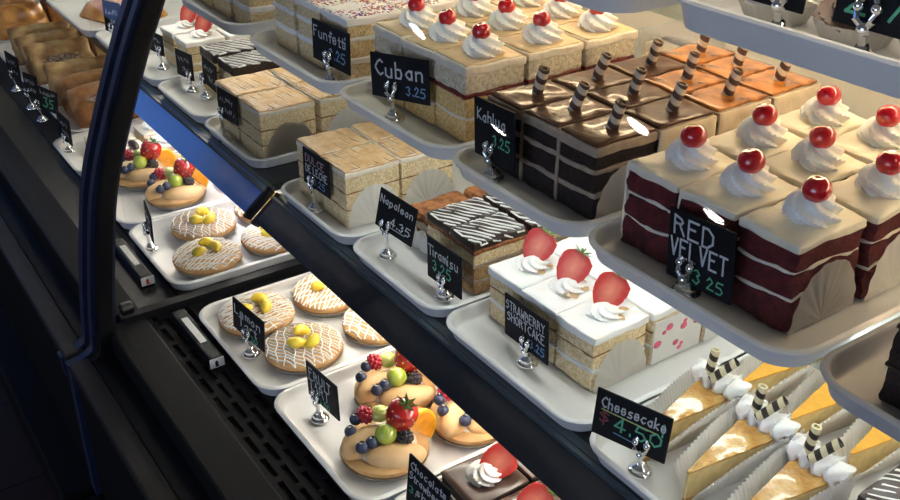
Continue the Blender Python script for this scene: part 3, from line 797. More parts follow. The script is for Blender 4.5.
def mk_shortcake(r, seed=0, fruit=True, dots=False, paper=False):
    w, d = .076, .102
    z = slice_layers(r, w, d, [('sponge', 'pale_sponge', .026, -.002, .0010), ('filling', 'cream', .004, .0, .0014), ('filling', 'whip', .004, .0, .0014), ('sponge', 'pale_sponge', .021, -.002, .0010),
                               ('filling', 'caramel_line', .0015, -.001, .001), ('sponge', 'pale_sponge', .019, -.002, .0010), ('frosting', 'whip', .013, .003, .0012)], seed)
    if fruit:
        wc = whip_on(r, -.002, .004, z-.001, .026, .018, seed, lobes=6)
        strawberry(wc, (-.006, -.007, .004), (math.radians(-20), math.radians(24), math.radians(24+seed*5)), 1.6, True)
        rng = random.Random(seed)
        for k in range(5):
            a = rng.uniform(-1.2, 2.4); bm = bmesh.new(); ball(bm, (0, 0, 0), .0075, 12, (1, .6, .09))
            obj('almond_flake', bm, M['almond'], r, loc=(.024*math.cos(a), .004+.026*math.sin(a), z+.003+.002*(k % 3)), rot=(rng.uniform(-.5, .5), rng.uniform(-.5, .5), rng.uniform(0, 6)))
    if dots:
        # side sheet of white cream with pink berry spots
        bm = bmesh.new()
        box(bm, w/2+.0005, w/2+.003, -d/2+.002, d/2-.002, .002, z-.016); o = obj('side_wrap', bm, M['paper'], r, False)
        rng = random.Random(seed+2); bm = bmesh.new()
        for k in range(9):
            ball(bm, (w/2+.003, rng.uniform(-d*.42, d*.42), rng.uniform(.012, z-.028)), rng.uniform(.004, .008), 10, (.12, 1, .8))
        obj('berry_spots', bm, M['pink_dot'], o)
    elif paper: paper_disc(r, w, d, .08)

def mk_cheesecake(r, seed=0, whip=True, top='cheese_glaze'):
    """wedge with its tip toward -y"""
    L, W, H = .165, .064, .048
    def wedge(z0, z1, ins, nx=10, rg=.0008, wob=0):
        bm = bmesh.new(); lay = []
        for zz in (z0, z1):
            rows = []
            for j in range(nx+1):
                t = j/nx; y = -L/2+ins*1.5+(L-ins*2)*t; hw = max((W/2)*(.06+.94*t)-ins, .001)
                rows.append([bm.verts.new((hw*u, y+(.006*(1-u*u) if j == nx else 0), zz+(wob*noise.noise(Vector((u*3, t*9, seed))) if zz == z1 else 0))) for u in (-1, -.5, 0, .5, 1)])
            lay.append(rows)
        for rows in lay:
            for a, b in zip(rows, rows[1:]):
                for k in range(4): bm.faces.new((a[k], a[k+1], b[k+1], b[k]))
        lo, hi = lay
        for j in range(nx):
            for k in (0, 4): bm.faces.new((lo[j][k], lo[j+1][k], hi[j+1][k], hi[j][k]))
        for k in range(4):
            bm.faces.new((lo[0][k], lo[0][k+1], hi[0][k+1], hi[0][k])); bm.faces.new((lo[nx][k], lo[nx][k+1], hi[nx][k+1], hi[nx][k]))
        for v in bm.verts:
            n = noise.noise_vector(v.co*70+Vector((seed, 0, 0))); v.co += Vector((n.x, n.y, 0))*rg
        return bm
    obj('crust', wedge(0, .006, .0), M['crust'], r, False)
    obj('filling', wedge(.006, H-.003, .0006), M['cheesecake'], r, False)
    obj('glaze', wedge(H-.003, H, .0002, 14, .0008, .0016), M[top], r, True)
    for s in (-1, 1):
        bm = bmesh.new(); n = 120; rows = []
        for zz, gk in ((.001, .0), (H*.5, .35), (H*1.12, 1)):
            rows.append([])
            for i in range(n+1):
                t = i/n; y = -L/2+.006+(L-.006)*t; hw = (W/2)*(.06+.94*t); g = .0022+gk*(.0070+.0145*(1-t)**.8)
                rows[-1].append(bm.verts.new((s*(hw+g+.0013*math.sin(i*1.25)*(.2+zz/H)), y, zz*(.70+.38*math.sin(min(1, t*1.25)*PI*.62)))))
        for a, b in zip(rows, rows[1:]):
            for i in range(n): bm.faces.new((a[i], a[i+1], b[i+1], b[i]))
        bmesh.ops.solidify(bm, geom=bm.faces[:], thickness=.0005)
        obj('paper_liner', bm, M['cup_paper'], r)
    if whip:
        # piped rope of cream along the wide end
        bm = bmesh.new(); n = 40; rows = []
        for j in range(n+1):
            t = j/n; x = -.040+.080*t
            k = 1-.25*abs(math.cos(t*PI*4.5))
            R = .0195*k*(min(1, t/.12, (1-t)/.12)**.5*.85+.15)
            ring = []
            for i in range(20):
                a = 2*PI*i/20; rr = R*(1+.12*math.cos(5*a+j*.9))
                ring.append(bm.verts.new((x+.006*math.sin(a)*math.sin(t*PI*9), L/2-.022+.004*math.sin(t*PI*9)+rr*math.cos(a), H+.009+rr*math.sin(a)*.92)))
            rows.append(ring)
        for a, b in zip(rows, rows[1:]):
            for i in range(20): bm.faces.new((a[i], a[(i+1) % 20], b[(i+1) % 20], b[i]))
        bm.faces.new(rows[0][::-1]); bm.faces.new(rows[-1])
        wc = obj('whipped_cream', bm, M['whip'], r)
        stick(wc, -.012, L/2-.03, H+.016, seed, .038, 'wafer_dark', (math.radians(-6), math.radians(4), 0), .0060)
        stick(wc, -.002, L/2-.038, H+.016, seed, .042, 'wafer_dark', (0, math.radians(42), math.radians(42)), .0060)

def mk_choc_square(r, seed=0):
    w, d = .085, .095
    z = slice_layers(r, w, d, [('sponge', 'choc_sponge', .018, -.001, .001), ('filling', 'cream', .006, -.0005, .001), ('sponge', 'choc_sponge', .016, -.001, .001), ('glaze', 'brown_glaze', .006, .001, .0003)], seed)
    wc = whip_on(r, .0, .0, z-.001, .025, .024, seed)
    strawberry(wc, (-.002, -.008, .006), (math.radians(-38), math.radians(44), math.radians(20+25*seed)), 1.6, True)

def drupes(R, L, n, r, seed=0):
    bm = bmesh.new(); ga = PI*(3-5**.5)
    ball(bm, (0, 0, 0), R*.85, 12, (1, 1, L/R))
    for k in range(n):
        z = 1-2*(k+.5)/n; q = (1-z*z)**.5; a = k*ga
        ball(bm, (R*.82*q*math.cos(a), R*.82*q*math.sin(a), L*.86*z), r, 8)
    return bm

def mk_fruit_tart(r, seed=0):
    rng = random.Random(seed)
    bm = bmesh.new(); lathe(bm, [(.048, 0), (.053, .003), (.060, .012), (.061, .013), (.058, .012), (.047, .004)], 96, lobes=32, amp=.012); obj('foil_pan', bm, M['foil'], r)
    bm = bmesh.new(); lathe(bm, [(.046, .003), (.055, .010), (.0595, .016), (.0595, .021), (.055, .0245), (.045, .024), (.02, .022)], 64); obj('crust', bm, M['crust'], r)
    bm = bmesh.new(); ball(bm, (0, 0, .022), .044, 24, (1, 1, .38))
    for v in bm.verts: v.co += noise.noise_vector(v.co*60)*.003
    obj('cream', bm, M['cream'], r)
    # two smooth pastry halves that fold over the cream; u runs across the tart, v away
    def uv(u, v, z): return (.5*u-.86*v, .86*u+.5*v, z)
    for (u, v, z, a, sc) in ((.014, -.031, .027, 1.05, (.041, .0215, .0185)), (-.030, -.004, .029, 1.75, (.036, .021, .021))):
        bm = bmesh.new(); ball(bm, (0, 0, 0), 1, 28, sc)
        for q in bm.verts: q.co.z += .10*q.co.x*q.co.x/.04-.0015
        obj('pastry_fold', bm, M['dome'], r, loc=uv(u, v, z), rot=(0, 0, a))
    def fruit(nm, m, c, rad, sc=(1, 1, 1)):
        bm = bmesh.new(); ball(bm, (0, 0, 0), rad, 18, sc); return obj(nm, bm, M[m], r, loc=c)
    fruit('grape', 'grape', uv(.002, -.014, .052), .0150)
    for c in ((-.047, .002, .046), (-.040, .022, .050), (-.030, -.030, .044), (-.016, -.024, .047)):
        o = fruit('blueberry', 'blueberry', uv(c[0]+rng.uniform(-.002, .002), c[1], c[2]), .0086)
        bm = bmesh.new(); lathe(bm, [(.0028, .0078), (.0032, .0092), (.0018, .0086)], 10); obj('crown', bm, M['blackberry'], o)
    obj('blackberry', drupes(.0105, .0120, 34, .0034), M['blackberry'], r, loc=uv(.028, -.016, .047), rot=(.4, .5, 0))
    obj('raspberry', drupes(.0110, .0130, 36, .0033), M['raspberry'], r, loc=uv(-.026, .026, .054), rot=(.4, -.3, 0))
    strawberry(r, uv(.012, .008, .038), (math.radians(-14), math.radians(16), seed*.4), 1.5)
    bm = bmesh.new(); ball(bm, (0, 0, 0), .014, 16, (1, 1, .8)); obj('melon_ball', bm, M['kiwi'], r, loc=uv(-.006, .030, .052))
    # orange wedge standing at the edge
    ow = empty('orange_slice', uv(.044, .008, .036), 1.75); ow.parent = r
    ow.rotation_euler = (0, math.radians(48), 1.75)
    bm = bmesh.new(); n = 18; A = []; B = []
    for i in range(n+1):
        a = PI*i/n; A.append((.034*math.cos(a), .034*math.sin(a))); B.append((.030*math.cos(a), .030*math.sin(a)))
    def plate(pts, y0, y1):
        lo = [bm.verts.new((x, y0, z)) for x, z in pts]; hi = [bm.verts.new((x, y1, z)) for x, z in pts]
        bm.faces.new(lo); bm.faces.new(hi[::-1])
        for k in range(len(pts)): bm.faces.new((lo[k], lo[(k+1) % len(pts)], hi[(k+1) % len(pts)], hi[k]))
    plate(B, -.003, .003); obj('flesh', bm, M['orange'], ow, False)
    bm = bmesh.new(); plate(A+B[::-1], -.0034, .0034); obj('rind', bm, M['rind'], ow, False)

def mk_lemon_tart(r, seed=0):
    rng = random.Random(seed)
    bm = bmesh.new(); lathe(bm, [(.050, 0), (.054, .003), (.0605, .012), (.062, .013), (.059, .0125), (.047, .004)], 120, lobes=40, amp=.012); obj('foil_pan', bm, M['foil'], r)
    bm = bmesh.new(); prof = [(.048, .004), (.057, .011), (.0605, .016), (.061, .020), (.058, .024), (.050, .0265), (.035, .028), (.018, .0285), (.004, .0287)]
    lathe(bm, prof, 72, lobes=36, amp=.010)
    for v in bm.verts: v.co.z += .0012*noise.noise(v.co*90)
    obj('crust', bm, M['crust'], r)
    def zt(d): 
        d = min(d, .0605)
        P = prof[3:]
        for (r1, z1), (r0, z0) in zip(P, P[1:]):
            if r0 <= d <= r1: return z0+(z1-z0)*(d-r0)/(r1-r0)
        return .0287
    bm = bmesh.new()
    for ang, n in ((.5+.2*seed, 18), (-.45+.2*seed, 9)):
        ca, sa = math.cos(ang), math.sin(ang)
        for i in range(n):
            v = -.056+.112*i/(n-1)+rng.uniform(-.0015, .0015); hl = math.sqrt(max(.0601**2-v*v, 0))
            if hl < .008: continue
            pts = []
            for k in range(13):
                u = -hl+2*hl*k/12; vv = v+.0016*math.sin(u*170+i)
                d = math.hypot(u, vv); pts.append((u*ca-vv*sa, u*sa+vv*ca, zt(d)+.0010))
            tube(bm, pts, .00125, 5)
    obj('icing_drizzle', bm, M['white_line'], r)
    for k in range(3):
        a = 2*PI*k/3+.4+seed; bm = bmesh.new(); n = 12
        pts = [(.0125*math.cos(t), .0125*math.sin(t)*1.05, .003*math.sin(t*1.3)) for t in [(-1.15+2.3*i/n) for i in range(n+1)]]
        tube(bm, pts, [.0026+.0066*math.sin(PI*(i+.6)/(n+1.2)) for i in range(n+1)], 12)
        obj('lemon_segment', bm, M['lemon'], r, loc=(.0085*math.cos(a), .0085*math.sin(a), .0325), rot=(.25*math.sin(k*2.3), -.3, a+.5*k))

def mk_turnover(r, seed=0, m='puff', tip=True, L=.185, W=.13, T=.055):
    rng = random.Random(seed)
    bm = bmesh.new(); nu, nv = 26, 18; top = []; bot = []
    for i in range(nu+1):
        u = -1+2*i/nu; tr = []; br = []
        for j in range(nv+1):
            v = -1+2*j/nv
            edge = max(0, 1-abs(u)**3.5)*max(0, 1-abs(v)**3.0)
            x = u*L/2*(1-.06*v*v); y = v*W/2*(1-.10*u*u)
            rid = .006*math.sin((u*2.2+v*1.4)*4+seed)*edge
            nz = noise.noise(Vector((u*2.3+seed, v*2.3, seed)))
            tr.append(bm.verts.new((x, y, .004+T*edge**.55*(.8+.25*nz)-(.016*math.exp(-(v*5)**2)*edge if tip else 0)+rid*.6)))
            br.append(bm.verts.new((x*.97, y*.97, 0)))
        top.append(tr); bot.append(br)
    for g in (top, bot):
        for a, b in zip(g, g[1:]):
            for j in range(nv): bm.faces.new((a[j], a[j+1], b[j+1], b[j]))
    for i in range(nu):
        for j in (0, nv): bm.faces.new((top[i][j], top[i+1][j], bot[i+1][j], bot[i][j]))
    for j in range(nv):
        for i in (0, nu): bm.faces.new((top[i][j], top[i][j+1], bot[i][j+1], bot[i][j]))
    obj('pastry', bm, M[m], r)
    if tip:
        bm = bmesh.new(); ball(bm, (0, 0, 0), 1, 18, (L*.30, W*.08, .010))
        for v in bm.verts: v.co += noise.noise_vector(v.co*80)*.004
        obj('filling', bm, M['mocha'] if m != 'puff_orange' else M['red_filling'], r, loc=(.0, 0, T*.72))

# ------------------------------------------------------------------ placing helpers
used = set()
def put(proto_root, loc, rz, label, cat, group, keep_first=True):
    nm = proto_root.name.split('.')[0]
    if proto_root not in used:
        used.add(proto_root); o = proto_root
    else: o = copy_tree(proto_root)
    o.location = loc; o.rotation_euler = (0, 0, rz); tag(o, label, cat, group); return o

def P_(name, fn, **k):
    r = empty(name); fn(r, **k); return r
J = lambda a=.03: random.uniform(-a, a)
ORD = ['front row', 'second row', 'third row', 'fourth row']

# ---- red velvet tray (top shelf)
tray(-.708, -.412, .644, 1.12, Z_TOP, 'ivory tray on the top shelf under the red velvet slices')
zt = Z_TOP+SIT
rv = [P_('red_velvet_cake', mk_red_velvet, seed=s, paper=(s == 2)) for s in (0, 1, 2)]
colx = (-.653, -.576, -.498); side = ('end by the chocolate wafer cakes', 'middle column', 'end by the dark chocolate cake')
for j, y in enumerate((.752, .862, .972)):
    for i, x in enumerate(colx):
        put(rv[2 if i == 2 else (i+j) % 2], (x+J(.002), y, zt), math.radians(1.5)+J(.02), f'red velvet slice with cherry and whipped cream, {ORD[j]}, {side[i]}', 'cake', 'red velvet slices')
# ---- coffee chocolate tray
tray(-.970, -.712, .646, 1.17, Z_TOP, 'ivory tray under the chocolate slices with striped wafer sticks')
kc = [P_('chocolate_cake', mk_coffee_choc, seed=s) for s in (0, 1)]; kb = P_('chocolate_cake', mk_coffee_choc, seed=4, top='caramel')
kp = P_('chocolate_cake', mk_coffee_choc, seed=2, side='paper'); ks = P_('chocolate_cake', mk_coffee_choc, seed=3, side='frost'); kd = P_('chocolate_cake', mk_coffee_choc, seed=6, top='caramel', side='frost')  # caramel tops are ganache with the warm lamplight painted in
side = ('end by the yellow cherry cakes', 'middle column', 'end by the red velvet slices')
for j, y in enumerate((.754, .851, .948, 1.045)):
    for i, x in enumerate((-.914, -.845, -.776)):
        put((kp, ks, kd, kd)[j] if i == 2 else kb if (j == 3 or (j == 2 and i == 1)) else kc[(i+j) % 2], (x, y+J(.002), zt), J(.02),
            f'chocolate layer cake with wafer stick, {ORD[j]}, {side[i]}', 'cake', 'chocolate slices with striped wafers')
# ---- yellow cherry cakes
tray(-1.268, -.974, .646, 1.12, Z_TOP, 'ivory tray under the yellow cherry cakes with red jam layer')
cu = [P_('yellow_layer_cake', mk_cuban, seed=s) for s in (0, 1)]
side = ('end by the sprinkle cakes', 'middle column', 'end by the chocolate wafer cakes')
for j, y in enumerate((.766, .870, .974)):
    for i, x in enumerate((-1.212, -1.131, -1.050)):
        put(cu[(i+j) % 2], (x, y, zt), J(.03), f'yellow layer cake with cherry and jam filling, {ORD[j]}, {side[i]}', 'cake', 'yellow cherry cakes')
# ---- sprinkle cakes
tray(-1.590, -1.276, .646, 1.12, Z_TOP, 'ivory tray under the white sprinkle cakes at the partition end')
ff = [P_('sprinkle_cake', mk_funfetti, seed=s) for s in (0, 1)]
side = ('end by the partition glass', 'middle column', 'end by the yellow cherry cakes')
for j, y in enumerate((.750, .852)):
    for i, x in enumerate((-1.528, -1.437, -1.346)):
        put(ff[(i+j) % 2], (x, y, zt), J(.03), f'white sprinkle layer cake, {ORD[j]}, {side[i]}', 'cake', 'white sprinkle cakes')
# ---- dark chocolate cake at the near end
tray(-.408, -.12, .648, 1.1, Z_TOP, 'shaded ivory tray at the near end under the tall dark chocolate cake', m='tray_shaded')
def mk_dark(r, seed=0):
    slice_layers(r, .17, .12, [('sponge', 'choc_sponge', .034, -.002, .002), ('filling', 'dark_choc', .005, .001, .002), ('sponge', 'choc_sponge', .034, -.002, .002), ('filling', 'dark_choc', .005, .001, .002),
                               ('sponge', 'choc_sponge', .034, -.002, .002), ('frosting', 'dark_choc', .012, .003, .0014)], seed)
put(P_('dark_chocolate_cake', mk_dark), (-.272, .752, zt), .05, 'tall dark chocolate layer cake on the shaded ivory tray at the near end', 'cake', None)
# ---- clear plastic box
pb = tag(empty('dessert_box', (-1.055, 1.165, Z_TOP+.001)), 'clear plastic box with a cream dessert behind the chocolate wafer cakes', 'box')
bm = bmesh.new(); box(bm, -.055, .055, -.045, .045, 0, .075); fs = [f for f in bm.faces]; bevel_all(bm, .006); bmesh.ops.solidify(bm, geom=bm.faces[:], thickness=.0008); obj('box_shell', bm, M['plastic'], pb, False)
obj('sponge', slab(.092, .072, .040, .002, 6, .001, 3), M['pale_sponge'], pb); obj('cream', slab(.09, .07, .012, .042, 8, .002, 5, .004), M['cream'], pb)
obj('choc_topping', slab(.07, .02, .006, .054, 6, .002, 8, .002), M['dark_choc'], pb)

# ---- upper shelf
tray(-.625, -.34, .648, 1.0, Z_UP, 'ivory tray on the upper shelf holding chocolate frosted cupcakes', h=.030)
tray(-.93, -.645, .622, 1.0, Z_UP, 'empty looking ivory tray on the upper shelf above the chocolate wafer cakes', h=.030)
def mk_cupcake(r, seed=0, m='choc_swirl'):
    bm = bmesh.new(); lathe(bm, [(.027, 0), (.0275, .001), (.036, .018), (.0365, .019), (.034, .016)], 120, lobes=30, amp=.014); obj('paper_cup', bm, M['paper'], r)
    whip_on(r, 0, 0, .012, .034, .034, seed, 'frosting', m, 6)
cc = [P_('cupcake', mk_cupcake, seed=1), P_('cupcake', mk_cupcake, seed=2, m='whip')]
for k, (x, y, t, lb) in enumerate(((-.562, .742, 1, 'at the tray corner'), (-.480, .742, 0, 'behind the first dark card'), (-.398, .742, 0, 'behind the second dark card'),
                               (-.562, .826, 0, 'second row at the tray corner'), (-.480, .826, 0, 'second row behind the first dark card'), (-.398, .826, 0, 'second row behind the second dark card'))):
    put(cc[t], (x, y, Z_UP+SIT), 0, ['cupcake with chocolate frosting swirl', 'cupcake with white frosting swirl'][t]+' on the upper shelf, '+lb, 'cupcake', 'cupcakes on the upper shelf')

# ---- middle shelf: caramel cream cakes
zm = Z_MID+SIT
tray(-1.600, -1.325, .682, 1.14, Z_MID, 'ivory tray on the middle shelf under the caramel cream cakes')
dl = [P_('caramel_cream_cake', mk_dulce, seed=0), P_('caramel_cream_cake', mk_dulce, seed=1, paper=True)]
for j, y in enumerate((.784, .901)):
    for i, x in enumerate((-1.533, -1.437)):
        put(dl[i], (x, y, zm), J(.02), f'caramel cream cake with fine drizzle, {ORD[j]}, '+('end by the partition glass', 'end by the flaky pastry')[i], 'cake', 'caramel cream cakes in front of the partition')
# ---- flaky pastry and coffee cakes
tray(-1.322, -1.044, .682, 1.14, Z_MID, 'ivory tray shared by the flaky custard pastry and the white drizzled coffee cakes')
put(P_('custard_pastry', mk_napoleon), (-1.2535, .845, zm), .03, 'flaky brown custard pastry slice in white paper beside the coffee cakes', 'pastry', 'flaky custard pastries')
np2 = copy_tree([o for o in C.objects if o.name == 'custard_pastry'][0]); np2.location = (-1.2535, .965, zm); tag(np2, 'flaky brown custard pastry slice behind the first one', 'pastry', 'flaky custard pastries')
tm = P_('coffee_cake', mk_tiramisu)
put(tm, (-1.178, .832, zm), 0, 'dark topped coffee cake with white zigzag icing, front row, beside the flaky pastry', 'cake', 'white drizzled coffee cakes')
put(tm, (-1.110, .832, zm), 0, 'dark topped coffee cake with white zigzag icing, front row, beside the strawberry shortcakes', 'cake', 'white drizzled coffee cakes')
put(tm, (-1.110, .945, zm), 0, 'dark topped coffee cake with white zigzag icing, second row, beside the strawberry shortcakes', 'cake', 'white drizzled coffee cakes')
put(tm, (-1.178, .945, zm), 0, 'dark topped coffee cake with white zigzag icing, second row, beside the flaky pastry', 'cake', 'white drizzled coffee cakes')
# ---- strawberry shortcakes
tray(-1.040, -.715, .682, 1.16, Z_MID, 'wide ivory tray under the strawberry shortcakes')
sc = [P_('strawberry_shortcake', mk_shortcake, seed=0), P_('strawberry_shortcake', mk_shortcake, seed=1), P_('strawberry_shortcake', mk_shortcake, seed=2, paper=True)]
sp = P_('strawberry_shortcake', mk_shortcake, seed=3, fruit=False, dots=True)
side = ('end by the coffee cakes', 'middle column', 'end by the cheesecakes')
for j, y in enumerate((.818, .928, 1.035)):
    for i, x in enumerate((-.981, -.902, -.823)):
        p = sc[i] if j == 0 else sp
        put(p, (x, y, zm), math.radians(1)+J(.015), (f'strawberry shortcake with half strawberry, {ORD[j]}, {side[i]}' if j == 0 else f'plain white topped shortcake with pink spotted side, {ORD[j]}, {side[i]}'), 'cake', 'strawberry shortcakes')
# ---- cheesecakes
tray(-.711, -.431, .676, 1.16, Z_MID, 'ivory tray under the cheesecake wedges')
ck = P_('cheesecake_slice', mk_cheesecake); cp = P_('cheesecake_slice', mk_cheesecake, seed=3, whip=False, top='pumpkin')
nm = ('beside the strawberry shortcakes', 'in the middle', 'away from the shortcakes')
for i, (x, y) in enumerate(((-.650, .812), (-.567, .800), (-.4835, .790))):
    put(ck, (x, y, zm), math.radians((6, 3, 1)[i]), f'golden cheesecake wedge with whipped cream and two wafer sticks, {nm[i]}', 'cheesecake', 'cheesecake wedges')
for i, (x, y) in enumerate(((-.645, .985), (-.562, .975), (-.478, .985))):
    put(cp, (x, y, zm), math.radians(1), f'plain orange cheesecake wedge in white paper, second row, {nm[i]}', 'cheesecake', 'cheesecake wedges')
tray(-.427, -.13, .69, 1.14, Z_MID, 'ivory tray on the middle shelf at the near end under a drizzled chocolate cake')
put(tm, (-.372, .850, zm), .05, 'dark coffee cake with white zigzag icing, alone in the near corner', 'cake', 'white drizzled coffee cakes')

# ---- deck: lemon tarts
zd = Z_DECK+SIT
tray(-1.548, -1.2305, .474, .86, Z_DECK, 'ivory tray on the bottom deck under the lemon tarts by the thermometer')
lt = [P_('lemon_tart', mk_lemon_tart, seed=0), P_('lemon_tart', mk_lemon_tart, seed=1)]
for k, (x, y, lb) in enumerate(((-1.318, .590, 'round lemon tart with crossed white icing, nearest to the fruit tarts'), (-1.460, .566, 'round lemon tart partly behind the lemon tart sign'),
                     (-1.453, .712, 'round lemon tart behind the one at the sign, under the shelf strip'), (-1.3125, .742, 'round lemon tart half hidden under the shelf strip'))):
    put(lt[k % 2], (x, y, zd), k*.9, lb, 'tart', 'lemon tarts on the near tray').scale = (1.13, 1.13, 1.13)
# ---- deck: fruit tarts
tray(-1.229, -.918, .474, .90, Z_DECK, 'ivory tray on the bottom deck under the fruit tarts')
ft = [P_('fruit_tart', mk_fruit_tart, seed=0), P_('fruit_tart', mk_fruit_tart, seed=1)]
for k, (x, y, lb, a) in enumerate(((-1.012, .572, 'fruit tart with berries and green grape beside the chocolate strawberry sign', 0), (-1.124, .658, 'fruit tart with strawberry and grape just behind the fruit tart sign', .1),
                     (-.998, .722, 'fruit tart with berries half hidden under the shelf strip', .5), (-1.130, .815, 'fruit tart at the back under the shelf strip', 1.2))):
    put(ft[k % 2], (x, y, zd), a, lb, 'tart', 'fruit tarts on the near tray').scale = (1.12, 1.12, 1.08)
# ---- deck: chocolate strawberry squares
tray(-.914, -.62, .50, .86, Z_DECK, 'ivory tray on the bottom deck under the chocolate strawberry squares')
cs = P_('chocolate_square', mk_choc_square)
for k, (x, y, lb) in enumerate(((-.850, .640, 'chocolate square with strawberry behind the chocolate strawberry sign'), (-.758, .632, 'chocolate square with strawberry, second from the fruit tarts'),
                                (-.850, .742, 'chocolate square with strawberry, back row, by the fruit tarts'), (-.758, .735, 'chocolate square with strawberry, back row, away from the fruit tarts'))):
    put(cs, (x, y, zd), J(.03), lb, 'cake', 'chocolate strawberry squares')

# ------------------------------------------------------------------ beyond the partition (second case)
tray(-1.940, -1.636, .474, .90, Z_DECK, 'ivory tray on the deck beyond the partition under more lemon tarts')
for k, (x, y, lb) in enumerate(((-1.854, .622, 'lemon tart beyond the partition, front row, by the fruit tarts'), (-1.717, .575, 'lemon tart beyond the partition, nearest the partition glass'),
                                (-1.853, .768, 'lemon tart beyond the partition, back row, by the fruit tarts'), (-1.718, .724, 'lemon tart beyond the partition, back row, by the partition glass'))):
    put(lt[k % 2], (x, y, zd), k*1.3, lb, 'tart', 'lemon tarts beyond the partition')
tray(-2.262, -1.944, .474, .93, Z_DECK, 'ivory tray on the deck beyond the partition under fruit tarts')
for k, (x, y, lb) in enumerate(((-2.040, .630, 'fruit tart beyond the partition, beside the lemon tarts'), (-2.182, .600, 'fruit tart beyond the partition, close to the dark post'),
                                (-2.040, .792, 'fruit tart beyond the partition, back row, below the price strip'), (-2.182, .762, 'fruit tart beyond the partition, back row, by the pink pastries'))):
    put(ft[k % 2], (x, y, zd), (.25, .1, .3, 0)[k], lb, 'tart', 'fruit tarts beyond the partition')
tray(-2.53, -2.268, .474, .88, Z_DECK, 'ivory tray on the deck under the pink cream pastries')
def mk_pink(r, seed=0):
    slice_layers(r, .08, .11, [('sponge', 'pale_sponge', .022, -.001, .001), ('frosting', 'cream', .010, .002, .001)], seed)
    o = whip_on(r, .0, -.012, .031, .030, .026, seed)
    bm = bmesh.new(); ball(bm, (0, 0, 0), 1, 16, (.03, .012, .008)); obj('chocolate_top', bm, M['dark_choc'], r, loc=(0, .03, .038))
    bm = bmesh.new(); ball(bm, (0, 0, 0), .011, 14, (1.3, 1, .6)); obj('berry_sauce', bm, M['pink_dot'], r, loc=(.004, -.02, .052))
pk = P_('cream_pastry', mk_pink)
for k, (x, y, lb) in enumerate(((-2.325, .60, 'pink and white cream pastry with chocolate, front row, by the fruit tarts'), (-2.425, .60, 'pink and white cream pastry with chocolate, front row, behind the dark post'),
                               (-2.325, .73, 'pink and white cream pastry with chocolate, back row, by the fruit tarts'), (-2.425, .73, 'pink and white cream pastry with chocolate, back row, behind the dark post'))):
    put(pk, (x, y, zd), J(.05), lb, 'pastry', 'pink cream pastries')
# middle shelf of the second case
tray(-1.998, -1.711, .690, 1.1, Z_MID, 'ivory tray on the middle shelf beyond the partition under striped cream cakes')
d2 = P_('striped_cream_cake', mk_dulce, seed=6, w=.112, d=.125, wl=16); d3 = P_('striped_cream_cake', mk_dulce, seed=7, w=.112, d=.125, paper=True, wl=16)
for k, (x, y, lb) in enumerate(((-1.914, .79, 'striped cream cake beyond the partition, front row, by the black drizzled cakes'), (-1.798, .79, 'striped cream cake beyond the partition, front row, beside the partition glass'),
                               (-1.914, .925, 'striped cream cake beyond the partition, back row, by the black drizzled cakes'), (-1.798, .925, 'striped cream cake beyond the partition, back row, beside the partition glass'))):
    put((d2, d3)[k % 2], (x, y, zm), J(.02), lb, 'cake', 'striped cream cakes beyond the partition')
tray(-2.290, -2.003, .690, 1.1, Z_MID, 'ivory tray beyond the partition under black cakes with white zigzag icing')
def mk_black(r, seed=0):
    w, d = .085, .12
    z = slice_layers(r, w, d, [('sponge', 'yellow_sponge', .024, -.001, .0014), ('filling', 'cream', .008, .0, .0012), ('sponge', 'yellow_sponge', .024, -.001, .0014), ('filling', 'jam', .004, 0, .001), ('sponge', 'pale_sponge', .02, -.001, .0014), ('frosting', 'dark_choc', .022, .002, .0008)], seed)
    drizzle(r, w, d, z, 'white_line', 9, .5, .0021, seed=seed, over=.008)
bk = P_('black_topped_cake', mk_black)
for k, (x, y, lb) in enumerate(((-2.20, .862, 'black topped cake with white zigzag icing beyond the partition, front row, by the strawberry cakes'), (-2.09, .862, 'black topped cake with white zigzag icing beyond the partition, front row, by the striped cakes'),
                               (-2.20, .995, 'black topped cake with white zigzag icing beyond the partition, back row, by the strawberry cakes'), (-2.09, .995, 'black topped cake with white zigzag icing beyond the partition, back row, by the striped cakes'))):
    put(bk, (x, y, zm), J(.03), lb, 'cake', 'black topped cakes beyond the partition')
tray(-2.570, -2.296, .690, 1.1, Z_MID, 'ivory tray beyond the partition under the far strawberry cream cakes')
for k, (x, y, lb) in enumerate(((-2.36, .848, 'strawberry cream cake beyond the partition, front row, by the black topped cakes'), (-2.46, .848, 'strawberry cream cake beyond the partition, front row, beside the dark post'),
                               (-2.36, .962, 'strawberry cream cake beyond the partition, back row, by the black topped cakes'), (-2.46, .962, 'strawberry cream cake beyond the partition, back row, beside the dark post'))):
    put(sc[0], (x, y, zm), J(.05), lb, 'cake', 'strawberry cakes beyond the partition')
tray(-2.793, -2.58, .690, 1.08, Z_MID, 'ivory tray beyond the dark post with its corner showing beside a sign')
tray(-3.24, -2.80, .676, 1.1, Z_MID, 'large ivory tray above the turnovers holding an orange baked pastry')
po = P_('baked_pastry', mk_turnover, seed=3, m='puff_orange', L=.23, W=.17, T=.07)
put(po, (-2.965, .84, zm), .4, 'large orange baked pastry with red filling on the tray above the turnovers', 'pastry', None)
# top shelf of the second case
tray(-1.948, -1.645, .650, 1.1, Z_TOP, 'ivory tray on the top shelf beyond the partition under pale layer cakes')
for k, (x, y) in enumerate(((-1.885, .745), (-1.793, .745), (-1.701, .745))):
    put(ff[k % 2], (x, y, zt), J(.03), 'pale sprinkle layer cake on the top shelf beyond the partition, '+('far end', 'middle', 'beside the partition glass')[k], 'cake', 'pale cakes beyond the partition')
